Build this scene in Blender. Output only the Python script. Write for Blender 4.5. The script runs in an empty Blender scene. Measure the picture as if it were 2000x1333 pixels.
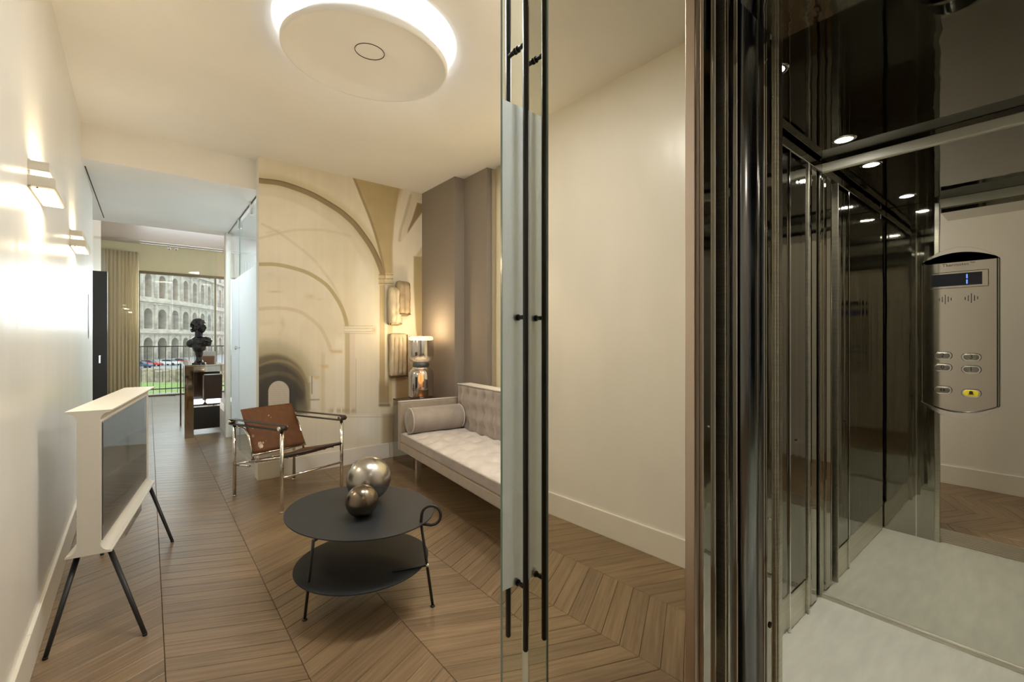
import bpy, bmesh, math, random
import numpy as np
from mathutils import Vector, Matrix, noise

C = bpy.context.scene
COL = C.collection
PI = math.pi
random.seed(7)

# ------------------------------------------------------------------ camera
cam_d = bpy.data.cameras.new('camera')
cam_d.sensor_width = 36.0
cam_d.lens = 871.6 / 2000 * 36.0
cam_d.shift_y = -0.00175
cam_d.clip_start = 0.02
cam_d.clip_end = 1000
cam = bpy.data.objects.new('camera', cam_d)
COL.objects.link(cam)
cam.location = (0, 0, 1.32)
cam.rotation_euler = (PI / 2, 0, -math.atan(710 / 871.6))
C.camera = cam

# ------------------------------------------------------------------ exposure and engine-independent settings
C.view_settings.view_transform = 'Standard'
C.view_settings.look = 'None'
C.view_settings.gamma = 1.0
C.view_settings.use_curve_mapping = False
C.view_settings.exposure = 0.88
cy = C.cycles
cy.max_bounces = 14
cy.diffuse_bounces = 5
cy.glossy_bounces = 10
cy.transmission_bounces = 10
cy.transparent_max_bounces = 16
cy.sample_clamp_indirect = 6.0
cy.blur_glossy = 0.6
cy.use_denoising = True
try:
    cy.denoiser = 'OPENIMAGEDENOISE'
except Exception:
    pass

# ------------------------------------------------------------------ sky
W = bpy.data.worlds.new('sky')
C.world = W
W.use_nodes = True
bg = W.node_tree.nodes['Background']
bg.inputs[0].default_value = (0.86, 0.93, 1.0, 1)
bg.inputs[1].default_value = 1.15


def light(name, kind, loc, power, color=(1, 1, 1), rot=(0, 0, 0), size=0.1, size_y=None, spot=None, blend=0.6):
    d = bpy.data.lights.new(name, kind)
    d.energy = power
    d.color = color
    if kind == 'AREA':
        d.shape = 'RECTANGLE' if size_y else 'DISK'
        d.size = size
        if size_y:
            d.size_y = size_y
    else:
        d.shadow_soft_size = size
    if kind == 'SPOT':
        d.spot_size = spot
        d.spot_blend = blend
    o = bpy.data.objects.new(name, d)
    COL.objects.link(o)
    o.location = loc
    o.rotation_euler = rot
    return o


sun = light('sun', 'SUN', (30, 0, 60), 1.0, (1.0, 0.95, 0.86), (math.radians(38), math.radians(12), math.radians(-40)), 0.02)

# daylight through the far window and through the window behind the sofa
far_p = light('far_window_portal', 'AREA', (0.70, 13.24, 1.43), 1, (1, 1, 1), (-PI / 2, 0, 0), 1.75, 2.80)
far_p.data.cycles.is_portal = True
side_p = light('side_window_portal', 'AREA', (2.76, 2.40, 1.57), 1, (1, 1, 1), (0, PI / 2, 0), 2.4, 2.05)
side_p.data.cycles.is_portal = True
light('far_window_daylight', 'AREA', (0.70, 13.15, 2.2), 22, (0.90, 0.95, 1.0), (-PI / 2, 0, 0), 1.7, 1.25)
light('far_room_light', 'POINT', (2.35, 9.4, 2.3), 55, (1.0, 0.96, 0.90), size=0.25)
light('side_window_daylight', 'AREA', (2.70, 2.40, 1.57), 60, (0.98, 0.98, 1.0), (0, PI / 2, 0), 2.3, 2.0)


# ------------------------------------------------------------------ materials
def nodes(m):
    m.use_nodes = True
    return m.node_tree, m.node_tree.nodes['Principled BSDF']


def setp(b, **k):
    names = {'base': 'Base Color', 'rough': 'Roughness', 'metal': 'Metallic', 'trans': 'Transmission Weight', 'ior': 'IOR',
             'spec': 'Specular IOR Level', 'coat': 'Coat Weight', 'coatr': 'Coat Roughness', 'sheen': 'Sheen Weight',
             'emit': 'Emission Color', 'es': 'Emission Strength', 'alpha': 'Alpha', 'aniso': 'Anisotropic', 'sheenr': 'Sheen Roughness'}
    for a, v in k.items():
        i = b.inputs[names[a]]
        if a in ('base', 'emit'):
            v = (*v, 1)
        i.default_value = v


def mat(name, base, rough=0.5, metal=0.0, var=0.0, scale=(8, 8, 8), bump=0.0, bscale=None, bdist=0.01, detail=3.0, var2=None, **k):
    m = bpy.data.materials.new(name)
    nt, b = nodes(m)
    setp(b, base=base, rough=rough, metal=metal, **k)
    tc = nt.nodes.new('ShaderNodeTexCoord')

    def noise_at(sc):
        mp = nt.nodes.new('ShaderNodeMapping')
        mp.inputs['Scale'].default_value = sc
        nt.links.new(tc.outputs['Object'], mp.inputs[0])
        n = nt.nodes.new('ShaderNodeTexNoise')
        n.inputs['Scale'].default_value = 1.0
        n.inputs['Detail'].default_value = detail
        nt.links.new(mp.outputs[0], n.inputs['Vector'])
        return n
    if var or var2:
        n = noise_at(scale)
        r = nt.nodes.new('ShaderNodeValToRGB')
        r.color_ramp.elements[0].position = 0.3
        r.color_ramp.elements[1].position = 0.7
        c2 = var2 if var2 else tuple(min(1, c * (1 + var)) for c in base)
        c1 = base if var2 else tuple(c * (1 - var) for c in base)
        r.color_ramp.elements[0].color = (*c1, 1)
        r.color_ramp.elements[1].color = (*c2, 1)
        nt.links.new(n.outputs[0], r.inputs[0])
        nt.links.new(r.outputs[0], b.inputs['Base Color'])
    if bump:
        n = noise_at(bscale or scale)
        bu = nt.nodes.new('ShaderNodeBump')
        bu.inputs['Strength'].default_value = bump
        bu.inputs['Distance'].default_value = bdist
        nt.links.new(n.outputs[0], bu.inputs['Height'])
        nt.links.new(bu.outputs[0], b.inputs['Normal'])
    return m


def wood_mat(name, island=False):
    m = bpy.data.materials.new(name)
    nt, b = nodes(m)
    N, L = nt.nodes, nt.links
    geo = N.new('ShaderNodeNewGeometry')
    rnd = N.new('ShaderNodeObjectInfo') if not island else geo
    rout = rnd.outputs['Random'] if not island else rnd.outputs['Random Per Island']
    mp = N.new('ShaderNodeMapping')
    # grain runs along the plank: |slope| handled by rotating with the sign of the strip in two materials
    mp.inputs['Scale'].default_value = (3, 70, 30)
    rot = N.new('ShaderNodeMapping')
    rot.inputs['Rotation'].default_value = (0, 0, math.radians(25.2) * (1 if 'left' in name else -1))
    comb = N.new('ShaderNodeVectorMath')
    comb.operation = 'ADD'
    mul = N.new('ShaderNodeMath')
    mul.operation = 'MULTIPLY'
    mul.inputs[1].default_value = 37.0
    L.new(rout, mul.inputs[0])
    L.new(geo.outputs['Position'], comb.inputs[0])
    L.new(mul.outputs[0], comb.inputs[1])
    L.new(comb.outputs[0], rot.inputs[0])
    L.new(rot.outputs[0], mp.inputs[0])
    n = N.new('ShaderNodeTexNoise')
    n.inputs['Scale'].default_value = 1.0
    n.inputs['Detail'].default_value = 5
    n.inputs['Distortion'].default_value = 0.5
    L.new(mp.outputs[0], n.inputs['Vector'])
    r = N.new('ShaderNodeValToRGB')
    r.color_ramp.elements[0].position = 0.33
    r.color_ramp.elements[0].color = (0.165, 0.108, 0.058, 1)
    r.color_ramp.elements[1].position = 0.68
    r.color_ramp.elements[1].color = (0.262, 0.180, 0.104, 1)
    L.new(n.outputs[0], r.inputs[0])
    hsv = N.new('ShaderNodeHueSaturation')
    mr = N.new('ShaderNodeMapRange')
    mr.inputs[3].default_value = 0.86
    mr.inputs[4].default_value = 1.12
    L.new(rout, mr.inputs[0])
    L.new(mr.outputs[0], hsv.inputs['Value'])
    L.new(r.outputs[0], hsv.inputs['Color'])
    L.new(hsv.outputs[0], b.inputs['Base Color'])
    b.inputs['Roughness'].default_value = 0.36
    b.inputs['Specular IOR Level'].default_value = 0.5
    bu = N.new('ShaderNodeBump')
    bu.inputs['Strength'].default_value = 0.25
    bu.inputs['Distance'].default_value = 0.002
    L.new(n.outputs[0], bu.inputs['Height'])
    L.new(bu.outputs[0], b.inputs['Normal'])
    return m


def glass_mat(name, color=(1, 1, 1), rough=0.0, opacity=0.06, ior=1.45):
    """thin architectural glass: mostly clear, with a Fresnel reflection"""
    m = bpy.data.materials.new(name)
    m.use_nodes = True
    nt = m.node_tree
    N, L = nt.nodes, nt.links
    N.clear()
    out = N.new('ShaderNodeOutputMaterial')
    t = N.new('ShaderNodeBsdfTransparent')
    t.inputs[0].default_value = (*color, 1)
    g = N.new('ShaderNodeBsdfGlossy')
    g.inputs['Roughness'].default_value = rough
    f = N.new('ShaderNodeFresnel')
    ge = N.new('ShaderNodeNewGeometry')
    iv = N.new('ShaderNodeMapRange')      # same reflectance from either side of the pane
    iv.inputs[3].default_value = ior
    iv.inputs[4].default_value = 1.0 / ior
    L.new(ge.outputs['Backfacing'], iv.inputs[0])
    L.new(iv.outputs[0], f.inputs[0])
    a = N.new('ShaderNodeMath')
    a.operation = 'ADD'
    a.inputs[1].default_value = opacity
    L.new(f.outputs[0], a.inputs[0])
    mx = N.new('ShaderNodeMixShader')
    L.new(a.outputs[0], mx.inputs[0])
    L.new(t.outputs[0], mx.inputs[1])
    L.new(g.outputs[0], mx.inputs[2])
    L.new(mx.outputs[0], out.inputs[0])
    return m


def sheer_mat(name, color, transl=0.6, transp=0.0, spec=0.0):
    m = bpy.data.materials.new(name)
    m.use_nodes = True
    nt = m.node_tree
    N, L = nt.nodes, nt.links
    N.clear()
    out = N.new('ShaderNodeOutputMaterial')
    d = N.new('ShaderNodeBsdfDiffuse')
    d.inputs[0].default_value = (*color, 1)
    t = N.new('ShaderNodeBsdfTranslucent')
    t.inputs[0].default_value = (*color, 1)
    mx = N.new('ShaderNodeMixShader')
    mx.inputs[0].default_value = transl
    L.new(d.outputs[0], mx.inputs[1])
    L.new(t.outputs[0], mx.inputs[2])
    last = mx
    if transp:
        tr = N.new('ShaderNodeBsdfTransparent')
        m2 = N.new('ShaderNodeMixShader')
        m2.inputs[0].default_value = transp
        L.new(last.outputs[0], m2.inputs[1])
        L.new(tr.outputs[0], m2.inputs[2])
        last = m2
    if spec:
        g = N.new('ShaderNodeBsdfGlossy')
        g.inputs['Roughness'].default_value = 0.25
        f = N.new('ShaderNodeFresnel')
        m3 = N.new('ShaderNodeMixShader')
        L.new(f.outputs[0], m3.inputs[0])
        L.new(last.outputs[0], m3.inputs[1])
        L.new(g.outputs[0], m3.inputs[2])
        last = m3
    L.new(last.outputs[0], out.inputs[0])
    return m


def emit_mat(name, color, strength):
    m = bpy.data.materials.new(name)
    nt, b = nodes(m)
    setp(b, base=(0, 0, 0), emit=color, es=strength, rough=0.6)
    return m


def vcol_mat(name, rough=0.6, bump=0.0):
    m = bpy.data.materials.new(name)
    nt, b = nodes(m)
    a = nt.nodes.new('ShaderNodeAttribute')
    a.attribute_name = 'Col'
    nt.links.new(a.outputs['Color'], b.inputs['Base Color'])
    b.inputs['Roughness'].default_value = rough
    if bump:
        w = nt.nodes.new('ShaderNodeTexNoise')
        w.inputs['Scale'].default_value = 900
        bu = nt.nodes.new('ShaderNodeBump')
        bu.inputs['Strength'].default_value = bump
        bu.inputs['Distance'].default_value = 0.0005
        nt.links.new(w.outputs[0], bu.inputs['Height'])
        nt.links.new(bu.outputs[0], b.inputs['Normal'])
    return m


M = {}
M['wood_l'] = wood_mat('oak_left')
M['wood_r'] = wood_mat('oak_right')
M['wood_li'] = wood_mat('oak_left_far', True)
M['wood_ri'] = wood_mat('oak_right_far', True)
M['subfloor'] = mat('subfloor', (0.045, 0.03, 0.02), 0.8)
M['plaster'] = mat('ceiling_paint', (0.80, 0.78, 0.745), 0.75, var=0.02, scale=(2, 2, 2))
M['gloss_wall'] = mat('stucco_gloss', (0.79, 0.77, 0.725), 0.29, var=0.035, scale=(1.5, 3, 1.0), bump=0.25, bscale=(6, 9, 1.6), bdist=0.012, spec=0.6)
M['lobby_wall'] = mat('lobby_wall_paint', (0.66, 0.61, 0.53), 0.6, var=0.02)
M['white_paint'] = mat('white_paint', (0.77, 0.745, 0.69), 0.5, var=0.02)
M['cream_paint'] = mat('cream_paint', (0.74, 0.69, 0.50), 0.6, var=0.02)
M['bath'] = mat('bath_white', (0.85, 0.86, 0.88), 0.3)
M['fabric_wall'] = mat('fabric_wall', (0.255, 0.215, 0.175), 0.9, var=0.10, scale=(350, 350, 350), bump=0.4, bscale=(500, 500, 500), bdist=0.001)
M['baseboard'] = mat('baseboard_paint', (0.76, 0.73, 0.665), 0.35, var=0.02)
M['mural'] = vcol_mat('mural_print', 0.45, 0.15)
M['curtain'] = sheer_mat('curtain_linen', (0.70, 0.63, 0.47), 0.45)
M['curtain_warm'] = sheer_mat('curtain_cream', (0.78, 0.70, 0.54), 0.45)
M['steel'] = mat('polished_steel', (0.44, 0.43, 0.385), 0.045, 1.0, bump=0.10, bscale=(9, 9, 0.7), bdist=0.012)
M['steel_dark'] = mat('polished_steel_dark', (0.19, 0.185, 0.155), 0.06, 1.0, bump=0.16, bscale=(10, 10, 0.8), bdist=0.02)
M['steel_blue'] = mat('brushed_steel_grey', (0.27, 0.285, 0.30), 0.22, 1.0, var=0.1, scale=(90, 90, 1))
M['car_ceiling'] = mat('dark_mirror_ceiling', (0.13, 0.128, 0.105), 0.03, 1.0, bump=0.10, bscale=(3, 3, 3), bdist=0.02)
M['car_mirror'] = mat('silver_mirror', (0.76, 0.755, 0.70), 0.012, 1.0, bump=0.03, bscale=(2.5, 2.5, 1.2), bdist=0.01)
M['bronze_mirror'] = mat('bronze_mirror', (0.79, 0.765, 0.68), 0.02, 1.0)
M['pink_steel'] = mat('satin_rose_steel', (0.55, 0.46, 0.38), 0.3, 1.0)
M['alu'] = mat('brushed_aluminium', (0.62, 0.60, 0.52), 0.32, 1.0, var=0.12, scale=(2, 2, 160), bump=0.1, bscale=(2, 2, 220), bdist=0.001)
M['alu_lit'] = mat('lit_aluminium_trim', (0.86, 0.84, 0.74), 0.4, 0.1)  # brushed metal lit by the spots, brightness put into a paler colour
M['car_floor'] = mat('car_floor_vinyl', (0.395, 0.395, 0.35), 0.27, var=0.06, scale=(5, 24, 5), bump=0.06, bscale=(120, 120, 120), bdist=0.002, detail=6)
M['chrome'] = mat('chrome', (0.78, 0.77, 0.75), 0.07, 1.0)
M['copp'] = mat('control_plate', (0.60, 0.58, 0.52), 0.05, 1.0)
M['black'] = mat('black_powder_coat', (0.012, 0.012, 0.012), 0.38)
M['black_ink'] = mat('black_ink', (0.01, 0.01, 0.01), 0.6)
M['table'] = mat('anthracite_lacquer', (0.020, 0.023, 0.027), 0.5, spec=0.3, var=0.08, scale=(300, 300, 300))
M['tv_white'] = mat('tv_white_shell', (0.72, 0.70, 0.64), 0.42)
M['tv_glass'] = mat('tv_screen_glass', (0.05, 0.047, 0.044), 0.05, spec=0.6)
M['tv_bezel_reflection'] = mat('tv_bezel_reflection', (0.12, 0.118, 0.115), 0.12, spec=0.8)
M['tv_leg'] = mat('tv_leg_metal', (0.02, 0.021, 0.023), 0.5)
M['clear'] = glass_mat('clear_glass', (0.955, 0.985, 0.97), 0, 0.0)
M['acrylic'] = glass_mat('acrylic', (0.90, 0.90, 0.88), 0.02, 0.05)
M['glass_edge'] = mat('glass_edge', (0.18, 0.30, 0.27), 0.15, spec=0.8)
M['frost'] = sheer_mat('frosted_film', (0.93, 0.95, 0.97), 0.55, 0.06, 0)
M['frost_white'] = sheer_mat('milky_glass', (0.90, 0.92, 0.94), 0.6, 0.05, 0)
M['velvet'] = mat('velvet_taupe', (0.335, 0.285, 0.245), 0.85, var=0.12, scale=(9, 9, 9), bump=0.15, bscale=(300, 300, 300), bdist=0.001, sheen=0.5, sheenr=0.4)
M['velvet_seat'] = mat('velvet_light', (0.56, 0.505, 0.455), 0.85, var=0.10, scale=(9, 9, 9), sheen=0.5, sheenr=0.4)
M['velvet_frame'] = mat('velvet_frame', (0.36, 0.30, 0.235), 0.85, var=0.08, scale=(14, 14, 14), sheen=0.4, sheenr=0.4)
M['hide'] = mat('brown_hide', (0.125, 0.047, 0.014), 0.65, var=0.16, scale=(20, 20, 20), bump=0.15, bscale=(160, 160, 160), bdist=0.002)
M['hide_patch'] = mat('white_hide_patch', (0.72, 0.62, 0.48), 0.8, var2=(0.16, 0.06, 0.02), scale=(40, 40, 40))
M['strap'] = mat('strap_leather', (0.035, 0.025, 0.02), 0.4)
M['ball_silver'] = mat('brushed_silver_ball', (0.44, 0.42, 0.385), 0.27, 1.0)
M['ball_bronze'] = mat('brushed_bronze_ball', (0.19, 0.155, 0.12), 0.25, 1.0)
M['bust'] = mat('black_glazed_ceramic', (0.006, 0.005, 0.008), 0.08, spec=0.5, coat=0.25, coatr=0.03)
M['console'] = mat('smoked_mirror_panel', (0.42, 0.35, 0.25), 0.05, 1.0)
M['console_top'] = mat('console_top_mirror', (0.70, 0.66, 0.58), 0.05, 1.0)
M['console_dark'] = mat('dark_walnut', (0.045, 0.022, 0.012), 0.2)
M['brown_box'] = mat('brown_leather_box', (0.22, 0.075, 0.025), 0.45)
M['paper'] = mat('paper_white', (0.72, 0.68, 0.72), 0.7)
M['bar_glow'] = emit_mat('white_bar_glow', (0.85, 0.95, 1.0), 1.6)  # white bars, no lamps: reflected brightness given as emission
M['dark_door'] = mat('dark_door', (0.015, 0.014, 0.013), 0.3)
M['smoke_glass'] = glass_mat('smoked_mirror_glass', (0.50, 0.40, 0.30), 0.03, 0.50, 1.6)
M['lamp_band'] = mat('lamp_neck_band', (0.10, 0.115, 0.12), 0.35, 0.6)
M['bulb'] = emit_mat('amber_bulb', (1.0, 0.40, 0.06), 12)
M['lamp_top'] = emit_mat('lamp_diffuser', (1.0, 0.86, 0.66), 4.0)
M['sconce'] = mat('sconce_white_metal', (0.66, 0.62, 0.53), 0.35)
M['sconce_glow'] = emit_mat('sconce_diffuser', (1.0, 0.86, 0.58), 4.5)
M['cove'] = emit_mat('cove_led', (0.97, 0.99, 1.0), 3.4)
M['spot_glow'] = emit_mat('led_spot', (1.0, 0.95, 0.85), 40)
M['white_glow'] = emit_mat('bath_light_panel', (0.9, 0.96, 1.0), 14)
M['blue_led'] = emit_mat('blue_led_digit', (0.08, 0.16, 0.75), 1.4)
M['lcd'] = mat('display_black', (0.004, 0.005, 0.01), 0.25)
M['yellow'] = mat('yellow_button', (0.72, 0.60, 0.03), 0.35)
M['button'] = mat('button_metal', (0.33, 0.32, 0.28), 0.3, 1.0)
M['braille'] = mat('braille_dots', (0.7, 0.68, 0.6), 0.4)
M['travertine'] = mat('travertine', (0.60, 0.53, 0.45), 0.9, var=0.22, scale=(.5, .5, .9), detail=8, bump=0.3, bscale=(1, 1, 1.5), bdist=0.3)
M['brickred'] = mat('old_brick', (0.50, 0.28, 0.19), 0.9, var=0.3, scale=(1, 1, 1), detail=6)
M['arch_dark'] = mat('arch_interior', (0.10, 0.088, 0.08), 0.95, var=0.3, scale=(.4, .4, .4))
M['grass'] = mat('grass', (0.22, 0.30, 0.09), 0.9, var=0.3, scale=(2, 2, 2))
M['asphalt'] = mat('asphalt', (0.30, 0.30, 0.31), 0.9, var=0.1)
M['ruin'] = mat('ruin_masonry', (0.33, 0.27, 0.20), 0.95, var=0.35, scale=(1.2, 1.2, 1.6), bump=0.5, bscale=(2, 2, 3), bdist=0.2)
M['car_red'] = mat('car_paint_red', (0.55, 0.03, 0.03), 0.25, coat=0.6)
M['car_blue'] = mat('car_paint_blue', (0.04, 0.07, 0.18), 0.25, coat=0.6)
M['car_white'] = mat('car_paint_white', (0.75, 0.75, 0.76), 0.25, coat=0.6)
M['car_glass'] = mat('car_window_glass', (0.03, 0.04, 0.05), 0.1)
M['tyre'] = mat('tyre', (0.02, 0.02, 0.02), 0.8)
M['rail_iron'] = mat('iron_railing', (0.05, 0.055, 0.06), 0.5)
M['relief'] = mat('relief_stone', (0.40, 0.31, 0.19), 0.55, var=0.25, scale=(9, 9, 3), bump=0.5, bscale=(18, 18, 5), bdist=0.01)
M['relief_pale'] = mat('relief_pale_stone', (0.60, 0.51, 0.36), 0.5, var=0.18, scale=(12, 12, 5), bump=0.6, bscale=(22, 22, 6), bdist=0.012)
M['bronze_frame'] = mat('bronze_bracket', (0.16, 0.12, 0.07), 0.35, 0.8)


# ------------------------------------------------------------------ mesh builder
class MB:
    def __init__(s):
        s.v, s.f, s.sm = [], [], []

    def add(s, vs, fs, smooth=False):
        o = len(s.v)
        s.v += [tuple(v) for v in vs]
        s.f += [tuple(o + i for i in f) for f in fs]
        s.sm += [smooth] * len(fs)
        return s

    def box(s, x0, y0, z0, x1, y1, z1, M4=None):
        vs = [(x0, y0, z0), (x1, y0, z0), (x1, y1, z0), (x0, y1, z0), (x0, y0, z1), (x1, y0, z1), (x1, y1, z1), (x0, y1, z1)]
        if M4:
            vs = [M4 @ Vector(v) for v in vs]
        return s.add(vs, [(3, 2, 1, 0), (4, 5, 6, 7), (0, 1, 5, 4), (1, 2, 6, 5), (2, 3, 7, 6), (3, 0, 4, 7)])

    def quad(s, a, b, c, d):
        return s.add([a, b, c, d], [(0, 1, 2, 3)])

    def prism(s, pts, z0, z1, smooth=False, axis='z', caps=True):
        """extrude a closed 2-D outline along an axis"""
        n = len(pts)

        def mk(p, h):
            return {'z': (p[0], p[1], h), 'y': (p[0], h, p[1]), 'x': (h, p[0], p[1])}[axis]
        vs = [mk(p, z0) for p in pts] + [mk(p, z1) for p in pts]
        s.add(vs, [(i, (i + 1) % n, n + (i + 1) % n, n + i) for i in range(n)], smooth)
        if caps:
            s.add(vs, [tuple(range(n - 1, -1, -1)), tuple(range(n, 2 * n))])
        return s

    def lathe(s, prof, c=(0, 0, 0), n=48, smooth=True, close=False):
        vs = []
        for r, z in prof:
            for i in range(n):
                a = 2 * PI * i / n
                vs.append((c[0] + r * math.cos(a), c[1] + r * math.sin(a), c[2] + z))
        fs = []
        m = len(prof)
        for j in range(m - 1 if not close else m):
            k = (j + 1) % m
            for i in range(n):
                fs.append((j * n + i, j * n + (i + 1) % n, k * n + (i + 1) % n, k * n + i))
        return s.add(vs, fs, smooth)

    def tube(s, pts, r, n=10, closed=False, caps=True, smooth=True):
        pts = [Vector(p) for p in pts]
        m = len(pts)
        rr = r if isinstance(r, (list, tuple)) else [r] * m
        vs = []
        prev = None
        for i, p in enumerate(pts):
            if closed:
                t = pts[(i + 1) % m] - pts[i - 1]
            else:
                t = pts[min(i + 1, m - 1)] - pts[max(i - 1, 0)]
            t.normalize()
            if prev is None:
                u = t.orthogonal().normalized()
            else:
                u = (prev - t * prev.dot(t)).normalized()
            prev = u
            w = t.cross(u)
            for k in range(n):
                a = 2 * PI * k / n
                vs.append(p + (u * math.cos(a) + w * math.sin(a)) * rr[i])
        fs = []
        for i in range(m if closed else m - 1):
            j = (i + 1) % m
            for k in range(n):
                fs.append((i * n + k, i * n + (k + 1) % n, j * n + (k + 1) % n, j * n + k))
        s.add(vs, fs, smooth)
        if caps and not closed:
            s.add(vs, [tuple(range(n - 1, -1, -1)), tuple(range((m - 1) * n, m * n))])
        return s

    def sphere(s, c, r, n=24, m=14, sc=(1, 1, 1), M4=None):
        vs, fs = [], []
        for j in range(m + 1):
            th = PI * j / m
            for i in range(n):
                a = 2 * PI * i / n
                v = Vector((r * sc[0] * math.sin(th) * math.cos(a), r * sc[1] * math.sin(th) * math.sin(a), r * sc[2] * math.cos(th)))
                if M4:
                    v = M4 @ v
                vs.append(Vector(c) + v)
        for j in range(m):
            for i in range(n):
                fs.append((j * n + i, (j + 1) * n + i, (j + 1) * n + (i + 1) % n, j * n + (i + 1) % n))
        return s.add(vs, fs, True)

    def mesh(s, name, m=None, clean=True):
        me = bpy.data.meshes.new(name)
        me.from_pydata([tuple(v) for v in s.v], [], s.f)
        me.polygons.foreach_set('use_smooth', s.sm)
        if m:
            me.materials.append(m)
        if clean:
            bm = bmesh.new()
            bm.from_mesh(me)
            bmesh.ops.remove_doubles(bm, verts=bm.verts, dist=1e-5)
            bmesh.ops.dissolve_degenerate(bm, dist=1e-6, edges=bm.edges)
            bmesh.ops.recalc_face_normals(bm, faces=bm.faces)
            bm.to_mesh(me)
            bm.free()
        me.update()
        return me

    def build(s, name, m, parent=None, bevel=0.0, seg=2, clean=True, loc=None):
        me = s.mesh(name, m, clean)
        o = bpy.data.objects.new(name, me)
        COL.objects.link(o)
        if parent:
            o.parent = parent
        if loc:
            o.location = loc
        if bevel:
            b = o.modifiers.new('bevel', 'BEVEL')
            b.width = bevel
            b.segments = seg
            b.limit_method = 'ANGLE'
            b.angle_limit = math.radians(40)
            b.harden_normals = False
        return o


def tag(o, label=None, cat=None, group=None, kind=None):
    if label:
        o['label'] = label
    if cat:
        o['category'] = cat
    if group:
        o['group'] = group
    if kind:
        o['kind'] = kind
    return o


def struct(o, label=None):
    o['kind'] = 'structure'
    if label:
        o['label'] = label
    return o


def thing(name, label, cat, loc=(0, 0, 0), rz=0.0, group=None):
    o = bpy.data.objects.new(name, None)
    COL.objects.link(o)
    o.location = loc
    o.rotation_euler = (0, 0, rz)
    o.empty_display_size = 0.1
    return tag(o, label, cat, group)


def kids(o):
    return [c for c in bpy.data.objects if c.parent == o]


def copy_tree(o, parent=None, children=None):
    c = o.copy()
    COL.objects.link(c)
    c.parent = parent
    for ch in kids(o):
        copy_tree(ch, c)
    return c


def boxo(name, m, b, parent=None, bevel=0.0):
    return MB().box(*b).build(name, m, parent, bevel)


# ================================================================== STRUCTURE
ZC, ZL, ZF = 3.03, 2.75, 3.49       # near ceiling, low ceiling, far-room ceiling


def lw(y):                          # the left wall leans a touch away
    return -0.323 - 0.018 * y


# ---- floor: chevron oak
floor = struct(MB().box(-0.9, -1.7, -0.05, 3.1, 13.35, -0.012).build('floor', M['subfloor']))
SW, PP, SL = 0.4345, 0.096, 0.204


def plank_mb(sign, x=0, y=0, w=SW, mb=None):
    mb = mb or MB()
    g = 0.0009
    z0, z1, bv = -0.014, 0.0, 0.0014
    dy = -sign * SL * (w / SW)
    lo = [(g, g), (w - g, g + dy), (w - g, PP - g + dy), (g, PP - g)]
    hi = [(g + bv, g + bv), (w - g - bv, g + bv + dy), (w - g - bv, PP - g - bv + dy), (g + bv, PP - g - bv)]
    vs = [(x + a, y + b, z0) for a, b in lo] + [(x + a, y + b, z1 - bv) for a, b in lo] + [(x + a, y + b, z1) for a, b in hi]
    fs = [(0, 1, 5, 4), (1, 2, 6, 5), (2, 3, 7, 6), (3, 0, 4, 7), (4, 5, 9, 8), (5, 6, 10, 9), (6, 7, 11, 10), (7, 4, 8, 11), (8, 9, 10, 11)]
    return mb.add(vs, fs)


me_l = plank_mb(1).mesh('plank_left', M['wood_l'])
me_r = plank_mb(-1).mesh('plank_right', M['wood_r'])
st, ct = math.sin(math.atan(710 / 871.6)), math.cos(math.atan(710 / 871.6))


def proj(x, y, z):
    d = st * x + ct * y
    if d < 0.05:
        return None
    return 1000 + 871.6 * (ct * x - st * y) / d, 663 - 871.6 * (z - 1.32) / d, d


cand, rest_l, rest_r = [], MB(), MB()
for k in range(-2, 7):
    x0 = 0.052 + SW * k
    sign = 1 if k % 2 == 0 else -1
    w = SW if k < 6 else 3.05 - x0
    for j in range(-16, 140):
        y0 = j * PP + 0.03 + (0 if sign == 1 else -SL)
        if y0 > 13.1 or y0 < -1.6:
            continue
        p = proj(x0 + w / 2, y0 - sign * 0.1, 0)
        vis = p and 20 < p[0] < 1010 and p[1] < 1400 and y0 > 1.1 and w == SW
        if vis and k == -1 and p[2] > 3.6:
            vis = False
        (cand.append((p[2], x0, y0, sign)) if vis else plank_mb(sign, x0, y0, w, rest_l if sign == 1 else rest_r))
cand.sort()
for i, (d, x0, y0, sign) in enumerate(cand):
    if i < 298:
        o = bpy.data.objects.new('plank', me_l if sign == 1 else me_r)
        COL.objects.link(o)
        o.parent = floor
        o.location = (x0, y0, 0)
    else:
        plank_mb(sign, x0, y0, SW, rest_l if sign == 1 else rest_r)
for mb, m in ((rest_l, 'wood_li'), (rest_r, 'wood_ri')):
    tag(mb.build('far_planks', M[m], floor), kind='stuff')

# ---- near ceiling with the round recess
DC, DR = (1.060, 2.70), 1.02


def ceiling_with_hole(x0, y0, x1, y1, z, c, r, n=96):
    bm = bmesh.new()
    outer = [bm.verts.new(p) for p in [(x0, y0, z), (x1, y0, z), (x1, y1, z), (x0, y1, z)]]
    ring = [bm.verts.new((c[0] + r * math.cos(2 * PI * i / n), c[1] + r * math.sin(2 * PI * i / n), z)) for i in range(n)]
    es = [bm.edges.new((outer[i], outer[(i + 1) % 4])) for i in range(4)] + [bm.edges.new((ring[i], ring[(i + 1) % n])) for i in range(n)]
    bmesh.ops.triangle_fill(bm, use_beauty=True, use_dissolve=False, edges=es)
    me = bpy.data.meshes.new('ceiling')
    bm.to_mesh(me)
    bm.free()
    me.materials.append(M['plaster'])
    o = bpy.data.objects.new('ceiling', me)
    COL.objects.link(o)
    return o


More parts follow.
